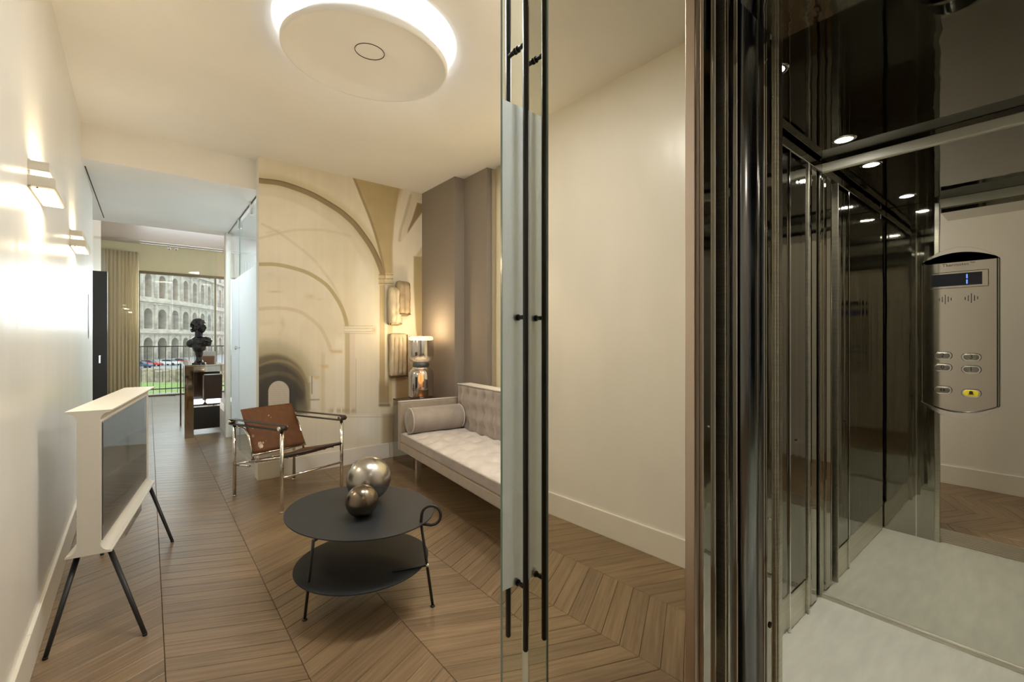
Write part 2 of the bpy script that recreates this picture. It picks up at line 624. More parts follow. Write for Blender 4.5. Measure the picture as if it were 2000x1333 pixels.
ceil = struct(ceiling_with_hole(-0.6, 1.2, 2.75, 4.86, ZC, DC, DR))
prof = [(DR, 0.0)]
for i in range(1, 13):              # soft flared lip
    t = i / 12
    prof.append((DR - 0.48 * t, 0.13 * t ** 1.9))
prof += [(0.535, 0.15), (0.53, 0.26), (0.0, 0.26)]
MB().lathe(prof, (DC[0], DC[1], ZC), 96).build('ceiling_recess', M['plaster'], ceil)
dish = [(0.0, 0.062), (0.30, 0.061), (0.375, 0.058), (0.41, 0.048), (0.44, 0.025), (0.462, 0.004), (0.472, 0.002), (0.478, 0.010), (0.478, 0.03), (0.42, 0.09), (0.0, 0.095)]
fix = thing('ceiling_light', 'large round white plaster dish glowing round its rim in the ceiling', 'light', (DC[0], DC[1] + 0.01, ZC + 0.0), -0.143)
fix.scale = (1.03, 0.915, 1)
MB().lathe(dish, (0, 0, 0), 96).build('dish', M['plaster'], fix)
MB().lathe([(0.083, 0.0585), (0.086, 0.0585), (0.086, 0.0625), (0.083, 0.0625)], (-0.0, -0.03, 0), 48, close=True).build('centre_ring', M['black_ink'], fix)
MB().lathe([(0.40 - .03 * math.cos(a * PI / 4) - 0.03, 0.15 + .008 * math.sin(a * PI / 4)) for a in range(8)], (0, 0, 0), 64, close=True).build('led_ring', M['cove'], fix)
MB().tube([(0, 0, 0.09), (0, 0, 0.26)], 0.03).build('stem', M['plaster'], fix)

# ceiling over the lobby, low ceiling over the passage, far ceiling
struct(boxo('ceiling', M['plaster'], (-0.6, -1.7, ZC, 1.06, 1.2, ZC + 0.06)))
struct(boxo('ceiling', M['plaster'], (-0.9, 4.86, ZL, 3.05, 7.3, ZF)))
struct(MB().box(-0.41, 5.08, ZL - 0.002, -0.402, 7.1, ZL).build('trim_1', M['black_ink']), 'thin dark slot in the passage ceiling')
struct(boxo('ceiling', mat('far_ceiling_dim', (0.42, 0.38, 0.35), 0.35), (-0.9, 7.3, ZF, 3.05, 13.4, ZF + 0.06)))  # dimness of the unlit far ceiling put into a greyer colour
# ---- left wall (glossy stucco) with baseboard
w = MB()
ys = [-1.7, 6.1]
w.prism([(lw(ys[0]), ys[0]), (lw(ys[1]), ys[1]), (lw(ys[1]) - 0.10, ys[1]), (lw(ys[0]) - 0.2, ys[0])], -0.03, 3.1)
wall_left = struct(w.build('wall_left', M['gloss_wall']))
bb = MB()
t = 0.014
for a, b_ in ((-1.7, 2.54), (2.543, 6.1)):
    bb.prism([(lw(a) + t, a), (lw(b_) + t, b_), (lw(b_) - .001, b_), (lw(a) - .001, a)], 0.0, 0.165)
struct(bb.build('baseboard_left', M['baseboard'], bevel=0.003))
# long dark finger pull let into the wall
fp = thing('door_pull', 'dark slim oval finger pull in the glossy white wall', 'handle', (lw(5.55), 5.55, 1.53))
pts = []
for i in range(24):
    a = 2 * PI * i / 24
    pts.append((0.035 * math.cos(a), 0.14 * math.sin(a) + (0.06 if math.sin(a) > 0 else -0.06)))
MB().prism(pts, -0.004, 0.004, axis='x').build('plate', M['black'], fp)
MB().prism([(p[0] * 1.25, p[1] * 1.06) for p in pts], -0.006, 0.002, axis='x').build('rim', M['chrome'], fp)

# lobby shell behind the camera (seen only in the mirrors)
struct(boxo('wall_back', M['lobby_wall'], (-0.6, -1.75, 0, 1.2, -1.68, 3.1)))

# passage wall stub and dark door edge beyond the left wall
struct(boxo('wall_passage', M['white_paint'], (-0.95, 7.62, 0, -0.56, 9.2, ZF)))
struct(boxo('wall_passage_return', M['white_paint'], (-0.95, 6.05, 0, -0.60, 7.62, ZF)))
d1 = struct(boxo('door_1', M['dark_door'], (-0.55, 7.55, 0, -0.40, 7.60, 2.17), bevel=0.004), 'black door leaf standing open at the end of the passage')
boxo('door_handle', M['chrome'], (-0.48, 7.53, 1.02, -0.46, 7.55, 1.12), d1, 0.004)

# ---- mural wall
MX0, MX1, MY = 0.80, 2.49, 4.73
struct(boxo('wall_mural', M['white_paint'], (MX0, MY + 0.004, 0, 2.75, MY + 0.13, 3.08)))


def smooth(e0, e1, x):
    t = np.clip((x - e0) / (e1 - e0), 0, 1)
    return t * t * (3 - 2 * t)


def paint_mural():
    nx, nz = 430, 700
    xs = np.linspace(MX0, MX1, nx)
    zs = np.linspace(0.165, 3.05, nz)
    X, Z = np.meshgrid(xs, zs)
    D = st * X + ct * MY
    U = 1000 + 871.6 * (ct * X - st * MY) / D
    V = 663 - 871.6 * (Z - 1.32) / D
    rs = np.random.RandomState(3)

    def fbm(sx, sy, seed):
        r = np.random.RandomState(seed)
        out = np.zeros_like(U)
        for o in range(4):
            gx, gy = max(2, int(sx * 2 ** o)), max(2, int(sy * 2 ** o))
            g = r.rand(gy + 1, gx + 1)
            fx = (X - MX0) / (MX1 - MX0) * gx * 0.9999
            fy = Z / 3.1 * gy * 0.9999
            i, j = fx.astype(int), fy.astype(int)
            a, b = fx - i, fy - j
            a, b = a * a * (3 - 2 * a), b * b * (3 - 2 * b)
            out += ((g[j, i] * (1 - a) + g[j, i + 1] * a) * (1 - b) + (g[j + 1, i] * (1 - a) + g[j + 1, i + 1] * a) * b) * .5 ** o
        return out / 1.875 - 0.5
    n1, n2 = fbm(5, 8, 1), fbm(16, 24, 2)
    n3 = fbm(60, 3, 4)
    img = np.zeros(U.shape + (3,))
    img[:] = np.array([222, 212, 186.])
    img += (n1 * 14 + n2 * 8)[..., None]

    def put(mask, col, jit=0.0):
        nonlocal img
        c = np.array(col, float) + (n2 * jit)[..., None]
        img = img * (1 - mask[..., None]) + c * mask[..., None]

    def dline(pts):
        d = np.full(U.shape, 1e9)
        tt = np.zeros(U.shape)
        sd = np.zeros(U.shape)
        for i in range(len(pts) - 1):
            (x0, y0), (x1, y1) = pts[i], pts[i + 1]
            L = (x1 - x0) ** 2 + (y1 - y0) ** 2
            t = np.clip(((U - x0) * (x1 - x0) + (V - y0) * (y1 - y0)) / L, 0, 1)
            px, py = x0 + t * (x1 - x0), y0 + t * (y1 - y0)
            q = np.hypot(U - px, V - py)
            s = np.sign((x1 - x0) * (V - y0) - (y1 - y0) * (U - x0))
            up = q < d
            sd = np.where(up, s, sd)
            tt = np.where(up, i + t, tt)
            d = np.minimum(d, q)
        return d, sd, tt

    def spline(P_, n=12):
        P_ = [np.array(p, float) for p in P_]
        Q = [2 * P_[0] - P_[1]] + P_ + [2 * P_[-1] - P_[-2]]
        out = []
        for i in range(1, len(Q) - 2):
            for k in range(n):
                t = k / n
                out.append(0.5 * ((2 * Q[i]) + (-Q[i - 1] + Q[i + 1]) * t + (2 * Q[i - 1] - 5 * Q[i] + 4 * Q[i + 1] - Q[i + 2]) * t * t + (-Q[i - 1] + 3 * Q[i] - 3 * Q[i + 1] + Q[i + 2]) * t ** 3))
        out.append(P_[-1])
        return [tuple(p) for p in out]

    def band(P_, w, col, soft=1.2, a=1.0, off=0.0):
        d, s, t = dline(spline(P_, 6))
        m = a * (1 - smooth(w / 2, w / 2 + soft, np.abs(d * s - off)))
        put(m, col, 12)
        return d, s

    def poly(pts, col, soft=1.5, a=1.0, jit=8, grad=None):
        inside = np.zeros(U.shape, bool)
        n = len(pts)
        for i in range(n):
            (x0, y0), (x1, y1) = pts[i], pts[(i + 1) % n]
            if y0 == y1:
                continue
            c = ((V >= y0) != (V >= y1)) & (U < (x1 - x0) * (V - y0) / (y1 - y0) + x0)
            inside ^= c
        d, _, _ = dline(list(pts) + [pts[0]])
        m = np.where(inside, 0.5 + 0.5 * np.clip(d / soft, 0, 1), 0.5 - 0.5 * np.clip(d / soft, 0, 1)) * a
        put(m, col, jit)
        return m

    # light vault fields
    put(smooth(430, 300, V) * 0.30 * smooth(760, 600, U), (214, 200, 172), 10)
    put(np.exp(-((U - 715) ** 2 / 900 + (V - 560) ** 2 / 12000)) * 0.5, (232, 226, 205), 5)
    A1 = [(500, 352), (510, 353.7), (545, 358), (578, 368), (610, 381), (637, 396), (661, 411), (676, 423), (692, 438), (707, 457), (723, 480), (735, 503), (744, 526), (748, 541)]
    # paler soffit under the big arch, warm glow above it
    band(A1, 18, (205, 196, 170), 6, 0.55, off=16)
    band(A1, 6, (190, 172, 118), 16, 0.55, off=-3)
    # vault lines
    band([(505, 466), (540, 457), (575, 450), (620, 449), (655, 454), (685, 462)], 2.0, (204, 190, 158), 3, 0.6)
    band([(512, 438), (545, 455), (580, 480), (610, 505), (635, 535), (655, 565), (676, 620), (684, 638)], 2.0, (206, 190, 155), 3, 0.6)
    # warm wedge beneath main arch
    poly([(560, 452), (640, 448), (690, 470), (725, 510), (740, 545), (742, 560), (735, 635), (690, 635), (680, 600), (650, 545), (610, 500)], (216, 205, 172), 14, 0.6)
    poly([(700, 500), (722, 520), (736, 560), (738, 640), (698, 640), (690, 560)], (228, 222, 202), 8, 0.8)
    band(A1, 8.5, (146, 124, 80), 1.2)
    band(A1, 1.2, (108, 90, 55), 1.0, 0.8, off=-4.5)
    # second arch
    A2 = [(500, 517), (510, 516.6), (530, 516.4), (549, 518.5), (573, 524), (598, 532), (620, 544), (640, 559.5), (656, 581), (668, 603), (675, 624), (678, 640)]
    band(A2, 13, (222, 213, 190), 6, 0.5, off=9)
    band(A2, 6.0, (178, 163, 108), 1.2, 0.95)
    # third, fourth faint arches
    band([(505, 604), (540, 602), (575, 606), (600, 618), (625, 640), (640, 668), (648, 690)], 4, (205, 190, 155), 3, 0.7)
    band([(520, 455), (545, 450)], 1.5, (200, 186, 150), 3, 0.3)
    for (a, b, r1, r2) in ((605, 580, 9, 5), (626, 585, 7, 2), (538, 570, 14, 2), (552, 636, 5, 12), (525, 632, 14, 4), (548, 650, 4, 6)):
        put(np.exp(-((U - a) / r1) ** 2 - ((V - b) / r2) ** 2) * (0.5 + n2 * 1.5).clip(0, 1) * .8, (196, 170, 120), 10)

    # tunnel
    def tun(cx, top, hw, foot, col, soft, a=1.0, p=2.0):
        ry = hw * 1.05
        cyy = top + ry
        e = np.where(V < cyy, (np.abs((U - cx) / hw) ** p + np.abs((V - cyy) / ry) ** p) ** (1 / p), np.abs(U - cx) / hw)
        e = (e - 1) * hw
        m = a * (1 - smooth(-soft, soft, e)) * (1 - smooth(foot - 6, foot + 6, V))
        put(m, col, 10)
    tun(530, 655, 92, 800, (206, 197, 170), 14, 0.8)
    tun(530, 668, 84, 800, (176, 168, 138), 10, 0.8)
    tun(530, 684, 76, 800, (168, 158, 120), 8, 0.8)
    tun(534, 693, 66, 805, (106, 96, 76), 5, 0.95)
    band([(505, 716), (535, 706), (560, 708), (582, 722), (596, 742), (600, 760)], 3.5, (150, 136, 98), 2, 0.7)
    tun(534, 710, 60, 880, (72, 68, 60), 4, 0.95)
    band([(506, 738), (535, 730), (560, 732), (582, 745), (592, 760)], 5, (104, 94, 72), 3, 0.7)
    tun(540, 736, 48, 880, (56, 55, 52), 6, 0.85)
    m_ = 1 - smooth(0, 12, np.abs(U - 590) - 6)
    put(m_ * smooth(770, 800, V) * (1 - smooth(840, 870, V)) * .8, (120, 112, 96), 8)
    tun(544.5, 744.5, 20.5, 832, (188, 180, 168), 0.9, 1.0)
    brick = ((V % 4) < 1.0) & (np.hypot((U - 544.5), (V - 766)) < 19) | (((V % 4) < 1.0) & (np.abs(U - 544.5) < 19) & (V > 766) & (V < 830))
    put(brick * 0.25 * (n2 > -0.1), (130, 120, 110), 0)
    put((np.abs(U - 567) < 1.3) * ((V > 752) & (V < 800)) * 0.8, (40, 44, 46), 0)
    # small side blocks right of the tunnel
    poly([(604, 735), (622, 738), (622, 800), (606, 800)], (216, 214, 206), 2, 0.8)
    poly([(596, 750), (606, 748), (606, 800), (600, 800)], (150, 140, 112), 2, 0.7)
    put((np.abs(U - 609) < 1.2) * ((V > 735) & (V < 770)) * .6, (120, 104, 70), 0)
    poly([(605, 780), (624, 780), (624, 782), (605, 783)], (140, 130, 105), 1, 0.8)
    # pilasters receding on the right
    for (u0, u1, v0, col, al) in ((628, 634, 690, (206, 194, 162), .7), (638, 655, 685, (226, 218, 196), .8), (655, 672, 660, (230, 223, 204), .9)):
        put(smooth(u0 - 2, u0 + 1, U) * (1 - smooth(u1 - 1, u1 + 2, U)) * smooth(v0 - 10, v0 + 10, V) * al, col, 6)
    for (u, v, w_) in ((655, 687, 13), (633, 716, 8), (617, 738, 6)):
        poly([(u - w_, v - 3), (u + w_, v - 3), (u + w_, v + 3), (u - w_ * .4, v + 3)], (214, 178, 118), 2, 0.7)
    # large pier with capital
    put(smooth(673, 675, U) * (1 - smooth(741, 746, U)) * smooth(636, 640, V), (226, 219, 198), 6)
    put((1 - smooth(3.5, 6, np.abs(U - 678.5))) * smooth(648, 652, V), (196, 182, 142), 8)
    put((1 - smooth(4, 6, np.abs(U - 689))) * smooth(648, 652, V) * .8, (220, 205, 188), 4)
    for v in (637, 642, 648, 652):
        put((np.abs(V - v - (U - 700) * 0.0) < 0.8) * ((U > 671) & (U < 728)) * 0.6, (190, 178, 150), 0)
    put((np.abs(U - 695.5) < 0.7) * (V > 700) * .5, (178, 164, 140), 0)
    put(np.exp(-((U - 731) / 4) ** 2 - ((V - 645) / 6) ** 2) * .6, (196, 168, 110), 0)
    # big dark web of the right vault
    poly([(684, 335), (690, 343), (705, 385), (723, 430), (736, 470), (747, 510), (752, 535), (768, 535), (767, 480), (771, 430), (780, 370), (784, 355), (770, 330)], (184, 163, 112), 1.6, 1.0, 14)
    band([(686, 338), (693, 352), (706, 385), (722, 425), (736, 468), (746, 508), (751, 532)], 3, (150, 128, 82), 1.5, 0.8)
    put(smooth(762, 782, U) * (1 - smooth(784, 800, U)) * (1 - smooth(360, 420, V)) * .7, (176, 150, 100), 8)
    # white field right of it
    poly([(786, 366), (840, 366), (840, 455), (815, 480), (806, 520), (806, 560), (808, 640), (770, 640), (768, 536), (768, 480), (772, 430), (778, 395)], (224, 213, 188), 4, 0.95)
    poly([(803, 375), (828, 366), (836, 372), (836, 395), (814, 394), (796, 455), (783, 472), (790, 430)], (214, 200, 172), 3, 0.9)
    band([(802, 382), (796, 405), (789, 430), (783, 450), (780, 470)], 3.5, (190, 176, 140), 2, 0.7)
    poly([(815, 396), (834, 401), (827, 412), (812, 432), (796, 456), (797, 448), (805, 428)], (146, 124, 86), 1.2, 1.0)
    poly([(833, 470), (838, 470), (838, 500), (812, 500)], (196, 178, 134), 2, 0.9)
    poly([(808, 501), (838, 501), (838, 760), (822, 720), (812, 640), (808, 560)], (166, 148, 102), 1.4, 1.0)
    poly([(829, 503), (838, 503), (838, 760), (830, 660)], (96, 84, 62), 1.2, 0.9)
    # slim column with capital and shaft below the web
    put((1 - smooth(7, 9, np.abs(U - 760.5))) * smooth(534, 537, V) * (1 - smooth(555, 560, V)), (216, 200, 160), 6)
    put((1 - smooth(5, 6.5, np.abs(U - 746))) * smooth(536, 540, V) * (1 - smooth(555, 557, V)), (190, 172, 126), 6)
    for v in (537, 545, 554):
        put((np.abs(V - v) < 0.9) * ((U > 739) & (U < 768)) * .7, (150, 128, 84), 0)
    put((1 - smooth(4.2, 6, np.abs(U - 746.5))) * smooth(556, 558, V) * (1 - smooth(745, 790, V)), (186, 166, 118), 8)
    put((1 - smooth(3.5, 6, np.abs(U - 762))) * smooth(556, 558, V) * (1 - smooth(780, 792, V)), (200, 180, 130), 8)
    put((1 - smooth(1.0, 2, np.abs(U - 754))) * smooth(556, 558, V) * (1 - smooth(760, 790, V)) * .8, (232, 222, 196), 0)
    put((1 - smooth(8, 12, np.abs(U - 750))) * smooth(735, 760, V) * (1 - smooth(785, 792, V)) * .85, (156, 134, 92), 10)
    put((1 - smooth(14, 20, np.abs(U - 790))) * smooth(700, 760, V), (182, 152, 104), 8)
    put((1 - smooth(2, 4, np.abs(U - 768))) * smooth(690, 720, V) * .6, (224, 210, 178), 6)
    # lower zone: a pale worn dado with a whitish sheen painted in
    low = smooth(806, 813, V + n3 * 3)
    put(low * (1 - smooth(735, 748, U)), (222, 214, 194), 6)
    put(low * np.exp(-((U - 712) / 24) ** 2) * (1 - smooth(840, 870, V)) * .8, (236, 234, 226), 4)
    put(low * smooth(742, 752, U) * .85, (178, 160, 122), 10)
    put(np.exp(-((V - 803) / 5) ** 2) * smooth(635, 650, U) * (1 - smooth(690, 700, U)) * (n3 > -.05) * .6, (168, 152, 118), 8)
    put(np.exp(-((V - 792) / 3) ** 2) * smooth(738, 742, U) * (1 - smooth(760, 764, U)) * .7, (92, 76, 50), 8)
    put((np.abs(V - 815) < .8) * (U > 640) * .3, (150, 140, 115), 0)
    img += (n3 * 6)[..., None]
    img = np.clip(img, 0, 255) / 255.0
    lin = np.where(img <= 0.04045, img / 12.92, ((img + 0.055) / 1.055) ** 2.4)
    lin = np.clip((lin * 0.82 + lin.mean(-1, keepdims=True) * 0.18) * 1.04, 0, 0.9)
    # mesh
    n = nx * nz
    co = np.stack([X, np.full_like(X, MY), Z], -1).reshape(-1, 3)
    me = bpy.data.meshes.new('mural')
    I = np.arange(n).reshape(nz, nx)
    q = np.stack([I[:-1, :-1], I[:-1, 1:], I[1:, 1:], I[1:, :-1]], -1).reshape(-1, 4)
    me.vertices.add(n)
    me.vertices.foreach_set('co', co.ravel())
    me.loops.add(q.size)
    me.loops.foreach_set('vertex_index', q.ravel())
    me.polygons.add(len(q))
    me.polygons.foreach_set('loop_start', np.arange(0, q.size, 4))
    me.polygons.foreach_set('loop_total', np.full(len(q), 4))
    at = me.color_attributes.new('Col', 'FLOAT_COLOR', 'POINT')
    at.data.foreach_set('color', np.concatenate([lin.reshape(-1, 3), np.ones((n, 1))], 1).ravel())
    me.materials.append(M['mural'])
    me.update(calc_edges=True)
    o = bpy.data.objects.new('mural', me)
    COL.objects.link(o)
    return o


tag(paint_mural(), 'printed wall mural of receding vaulted arches ending in a small bright doorway', 'mural')
struct(MB().box(MX0 - 0.012, MY - 0.016, 0, 2.08, MY + 0.0, 0.165).box(2.083, MY - 0.016, 0, 2.49, MY + 0.0, 0.165)
       .box(MX0 - 0.012, MY, 0, MX0, MY + 0.13, 0.165).build('baseboard_mural', M['baseboard'], bevel=0.003))

# ---- right side: fabric covered column and wall, window behind the curtain
struct(boxo('wall_right_column', M['fabric_wall'], (2.49, 4.01, 0, 2.78, MY + 0.02, 3.04)))
struct(boxo('wall_right', M['fabric_wall'], (2.61, 3.60, 0, 2.78, 4.01, 3.04)))
struct(MB().box(2.72, 1.25, 0, 2.80, 3.6, 0.35).box(2.72, 1.25, 2.78, 2.80, 3.6, 3.04).box(2.72, 3.5, 0.35, 2.80, 3.6, 2.78).build('wall_right_window', M['white_paint']))
w2 = struct(MB().box(2.73, 1.30, 0.35, 2.77, 1.37, 2.78).box(2.73, 3.43, 0.35, 2.77, 3.5, 2.78).box(2.73, 2.37, 0.35, 2.77, 2.44, 2.78)
            .box(2.73, 1.37, 0.35, 2.77, 3.43, 0.41).box(2.73, 1.37, 2.72, 2.77, 3.43, 2.78).build('window_2', M['white_paint']))
boxo('pane', M['clear'], (2.745, 1.37, 0.41, 2.751, 2.37, 2.72), w2)
boxo('pane', M['clear'], (2.745, 2.44, 0.41, 2.751, 3.43, 2.72), w2)


def curtain(name, p0, p1, z0, z1, m, waves, amp, label, group=None, seed=1):
    rnd = random.Random(seed)
    p0, p1 = Vector(p0), Vector(p1)
    dirv = (p1 - p0)
    nrm = Vector((-dirv.y, dirv.x)).normalized()
    n = waves * 10
    ph = [rnd.uniform(0.75, 1.25) for _ in range(waves + 2)]
    mb = MB()
    rows = 14
    vs = []
    for j in range(rows + 1):
        z = z0 + (z1 - z0) * j / rows
        k = 0.85 + 0.3 * (1 - j / rows)
        if j == rows:
            k *= 0.7
        for i in range(n + 1):
            t = i / n
            a = amp * ph[int(t * waves)] * k * math.sin(2 * PI * t * waves + 0.35 * math.sin(9 * t))
            q = p0 + dirv * t + nrm * a
            vs.append((q.x, q.y, z))
    w_ = n + 1
    mb.add(vs, [(j * w_ + i, j * w_ + i + 1, (j + 1) * w_ + i + 1, (j + 1) * w_ + i) for j in range(rows) for i in range(n)], True)
    o = mb.build(name, m)
    s = o.modifiers.new('thick', 'SOLIDIFY')
    s.thickness = 0.003
    return tag(o, label, 'curtain', group)


curtain('curtain', (2.66, 3.585), (2.66, 1.35), 0.02, 3.01, M['curtain'], 13, 0.03, 'pale cream curtain hanging beside the grey fabric wall behind the sofa', seed=4)

# ---- shaft wall that hides the sliding door pocket, lift shaft
struct(boxo('wall_shaft', M['white_paint'], (1.075, 1.215, 0, 2.78, 1.26, 3.04)))
struct(boxo('ceiling', M['plaster'], (1.05, -1.7, ZC, 2.8, 1.2, ZC + .05)))

# ---- passage side: post, glass screens, bathroom glow
struct(boxo('wall_post', M['white_paint'], (0.80, 7.06, 0, 0.905, 7.20, ZL), bevel=0.004))
struct(boxo('wall_bath_back', M['bath'], (1.9, MY + 0.15, 0, 1.95, 7.2, ZL)))
struct(boxo('wall_bath_end', M['bath'], (0.905, 7.14, 0, 1.9, 7.2, ZL)))
bl = thing('bathroom_light', 'bright white light panel behind the glass screen', 'light', (1.4, 6.0, ZL - 0.03))
MB().box(-0.25, -0.6, 0, 0.25, 0.6, 0.028).build('housing', M['bath'], bl)
MB().box(-0.23, -0.58, -0.004, 0.23, 0.58, 0.0).build('diffuser', M['white_glow'], bl)

GX = 0.83
gd = thing('glass_door', 'clear frameless glass door with small round knob left of the mural', 'door', (GX, 4.9, 0))
MB().box(0, 0.0, 0.01, 0.010, 1.20, 2.68).build('glass_leaf', M['clear'], gd)
MB().box(-0.003, 0.02, 0.30, -0.0005, 1.20, 2.06).build('frosted_film', M['frost_white'], gd)
MB().box(-0.012, 0.40, 2.62, 0.022, 0.46, 2.75).build('patch_fitting', M['chrome'], gd, 0.006)
MB().box(0.0005, 1.196, 0.01, 0.0095, 1.2015, 2.68).build('leaf_edge', M['glass_edge'], gd)
gs = thing('glass_screen', 'fixed clear glass screen between the glass door and the cream post', 'screen', (GX, 6.11, 0))
MB().box(0, 0.0, 0.01, 0.010, 0.94, 2.74).build('glass_leaf', M['clear'], gs)
MB().box(-0.003, 0.0, 0.30, -0.0005, 0.62, 2.06).build('frosted_film', M['frost_white'], gs)
MB().box(-0.012, 0.0, 2.62, 0.022, 0.06, 2.75).build('patch_fitting', M['chrome'], gs, 0.006)
MB().box(0.0, -0.004, 0.01, 0.010, 0.0, 2.74).build('leaf_edge', M['glass_edge'], gs)
kb = MB()
kb.lathe([(0.0, 0.0), (0.008, 0.0), (0.008, 0.03), (0.02, 0.034), (0.022, 0.05), (0.016, 0.058), (0.0, 0.06)], (0, 0, 0), 20)
k = kb.build('knob', M['chrome'], gd)
k.location = (0, 1.12, 1.22)
k.rotation_euler = (0, -PI / 2, 0)
struct(boxo('trim_3', M['black_ink'], (GX + .0, 4.9, ZL - 0.006, GX + 0.012, 7.06, ZL - 0.0)), 'thin ceiling track of the glass screen')

# ---- far room
FY = 13.2
struct(boxo('wall_far_left', M['cream_paint'], (-0.95, FY, 0, -0.19, FY + 0.25, ZF)))
struct(boxo('wall_far_top', M['cream_paint'], (-0.19, FY, 2.88, 1.62, FY + 0.25, ZF)))
struct(boxo('wall_far_right', M['cream_paint'], (1.62, FY, 0, 3.1, FY + 0.25, ZF)))
struct(boxo('wall_room_left', M['cream_paint'], (-0.95, 9.2, 0, -0.86, FY, ZF)))
struct(boxo('wall_room_right', M['white_paint'], (3.02, 7.2, 0, 3.1, FY, ZF)))
struct(boxo('wall_room_near', M['white_paint'], (1.95, 7.14, 0, 3.1, 7.2, ZF)))
win = MB()
win.box(-0.19, FY - 0.02, 2.82, 1.62, FY + 0.06, 2.88).box(-0.19, FY - 0.02, 0, -0.15, FY + 0.06, 2.82).box(1.58, FY - 0.02, 0, 1.62, FY + 0.06, 2.82)
win.box(1.262, FY - 0.02, 0, 1.30, FY + 0.06, 2.82).box(-0.15, FY - 0.02, 0, 1.58, FY + 0.06, 0.03)
w1 = struct(win.build('window_1', mat('window_frame_bronze', (0.20, 0.16, 0.10), 0.35, 0.5)))
for x0, x1 in ((-0.15, 1.262), (1.30, 1.58)):
    boxo('pane', M['clear'], (x0, FY + 0.02, 0.03, x1, FY + 0.028, 2.82), w1)
curtain('curtain', (-0.74, FY - 0.25), (-0.17, FY - 0.25), 0.02, 3.26, M['curtain_warm'], 9, 0.028, 'tall beige curtain left of the far window', seed=9)
gl = thing('glass_partition', 'pair of clear glass leaves with round top clamps before the far window', 'screen', (0, 7.9, 0))
for x0, x1 in ((-0.55, 0.263), (0.267, 0.79)):
    MB().box(x0, 0, 0.01, x1, 0.008, 2.63).build('glass_leaf', M['clear'], gl)
MB().box(-0.55, -0.004, 2.63, 0.86, 0.012, 2.66).build('head_rail', M['acrylic'], gl)
for x in (0.225, 0.305):
    MB().lathe([(0, -0.022), (0.022, -0.02), (0.026, 0.0), (0.022, 0.02), (0, 0.022)], (0, 0, 0), 16).build('clamp', M['chrome'], gl)
    kids(gl)
    o = [c for c in bpy.data.objects if c.name.startswith('clamp')][-1]
    o.location = (x, 0.004, 2.60)
    o.rotation_euler = (PI / 2, 0, 0)

# low white plinth behind the post, with a chrome valve
pl = thing('radiator_pipe', 'low white boxed pipe with chrome valve on the floor behind the post', 'radiator', (0.83, 7.2, 0))
pf = [(0, 0), (0.13, 0), (0.13, 0.24), (0.10, 0.29), (0.05, 0.31), (0.01, 0.28), (0, 0.22)]
MB().prism(pf, 0.0, 2.6, axis='y').build('cover', M['baseboard'], pl)
MB().sphere((0, 0, 0), 0.035, 16, 10).build('valve', M['chrome'], pl, loc=(-0.05, 1.4, 0.2))
MB().tube([(-0.02, 1.4, 0.2), (0.02, 1.4, 0.2)], 0.012).build('pipe', M['chrome'], pl)

# ================================================================== OUTSIDE
GZ = -5.0
struct(MB().box(-220, 15, GZ - 0.5, 160, 330, GZ).build('ground', M['asphalt']), 'street in front of the ancient arena')
struct(boxo('balcony_slab', M['travertine'], (-1.2, FY + 0.25, -0.25, 2.6, FY + 1.0, -0.02)), 'balcony slab outside the far window')
rl = thing('balcony_railing', 'thin iron balcony railing outside the far window', 'railing', (0, FY + 0.8, 0))
for z in (0.08, 1.13):
    MB().box(-0.9, -0.012, z, 2.3, 0.012, z + 0.025).build('rail', M['rail_iron'], rl)
me_bar = MB().box(-0.006, -0.006, 0, 0.006, 0.006, 1.16).mesh('bar', M['rail_iron'])
for i in range(27):
    o = bpy.data.objects.new('bar', me_bar)
    COL.objects.link(o)
    o.parent = rl
    o.location = (-0.85 + i * 0.118, 0, -0.02)


def camxy(u, d):
    l = (u - 1000) / 871.6 * d
    return Vector((st * d + ct * l, ct * d - st * l))


# lawn strip, sunken ruin wall, road edge
def strip(name, d0, d1, z0, z1, m, u0=230, u1=470):
    a, b, c, d = camxy(u0, d0), camxy(u1, d0), camxy(u1, d1), camxy(u0, d1)
    return MB().prism([(a.x, a.y), (b.x, b.y), (c.x, c.y), (d.x, d.y)], z0, z1).build(name, m)


struct(strip('lawn', 46, 64, GZ, GZ + 0.15, M['grass']), 'strip of green lawn below the arena')
rw = thing('ruin_wall', 'low dark ruined masonry wall behind the lawn', 'wall', (0, 0, 0))
uu = 232
rr = random.Random(5)
while uu < 470:
    wd = rr.uniform(9, 17)
    a, b, c, d = camxy(uu, 65), camxy(uu + wd * .93, 65), camxy(uu + wd * .93, 69), camxy(uu, 69)
    MB().prism([(a.x, a.y), (b.x, b.y), (c.x, c.y), (d.x, d.y)], GZ, GZ + rr.uniform(1.5, 2.1)).build('pier', M['ruin'], rw)
    uu += wd
a, b, c, d = camxy(230, 69.2), camxy(470, 69.2), camxy(470, 70.5), camxy(230, 70.5)
MB().prism([(a.x, a.y), (b.x, b.y), (c.x, c.y), (d.x, d.y)], GZ, GZ + 1.7).build('wall_core', M['ruin'], rw)

# the arena: three storeys of arches following the curve measured bay by bay
US = [234, 262, 288, 318, 343, 363.5, 381, 396, 409, 420, 430, 439, 447, 454]
ds = [126 + 5.9 * i for i in range(len(US))]
mids = [camxy(u, d) for u, d in zip(US, ds)]
edges = [(mids[i] + mids[i + 1]) / 2 for i in range(len(mids) - 1)]
arena = thing('ancient_arena', 'ancient round stone arena with three storeys of arches outside the window', 'monument')


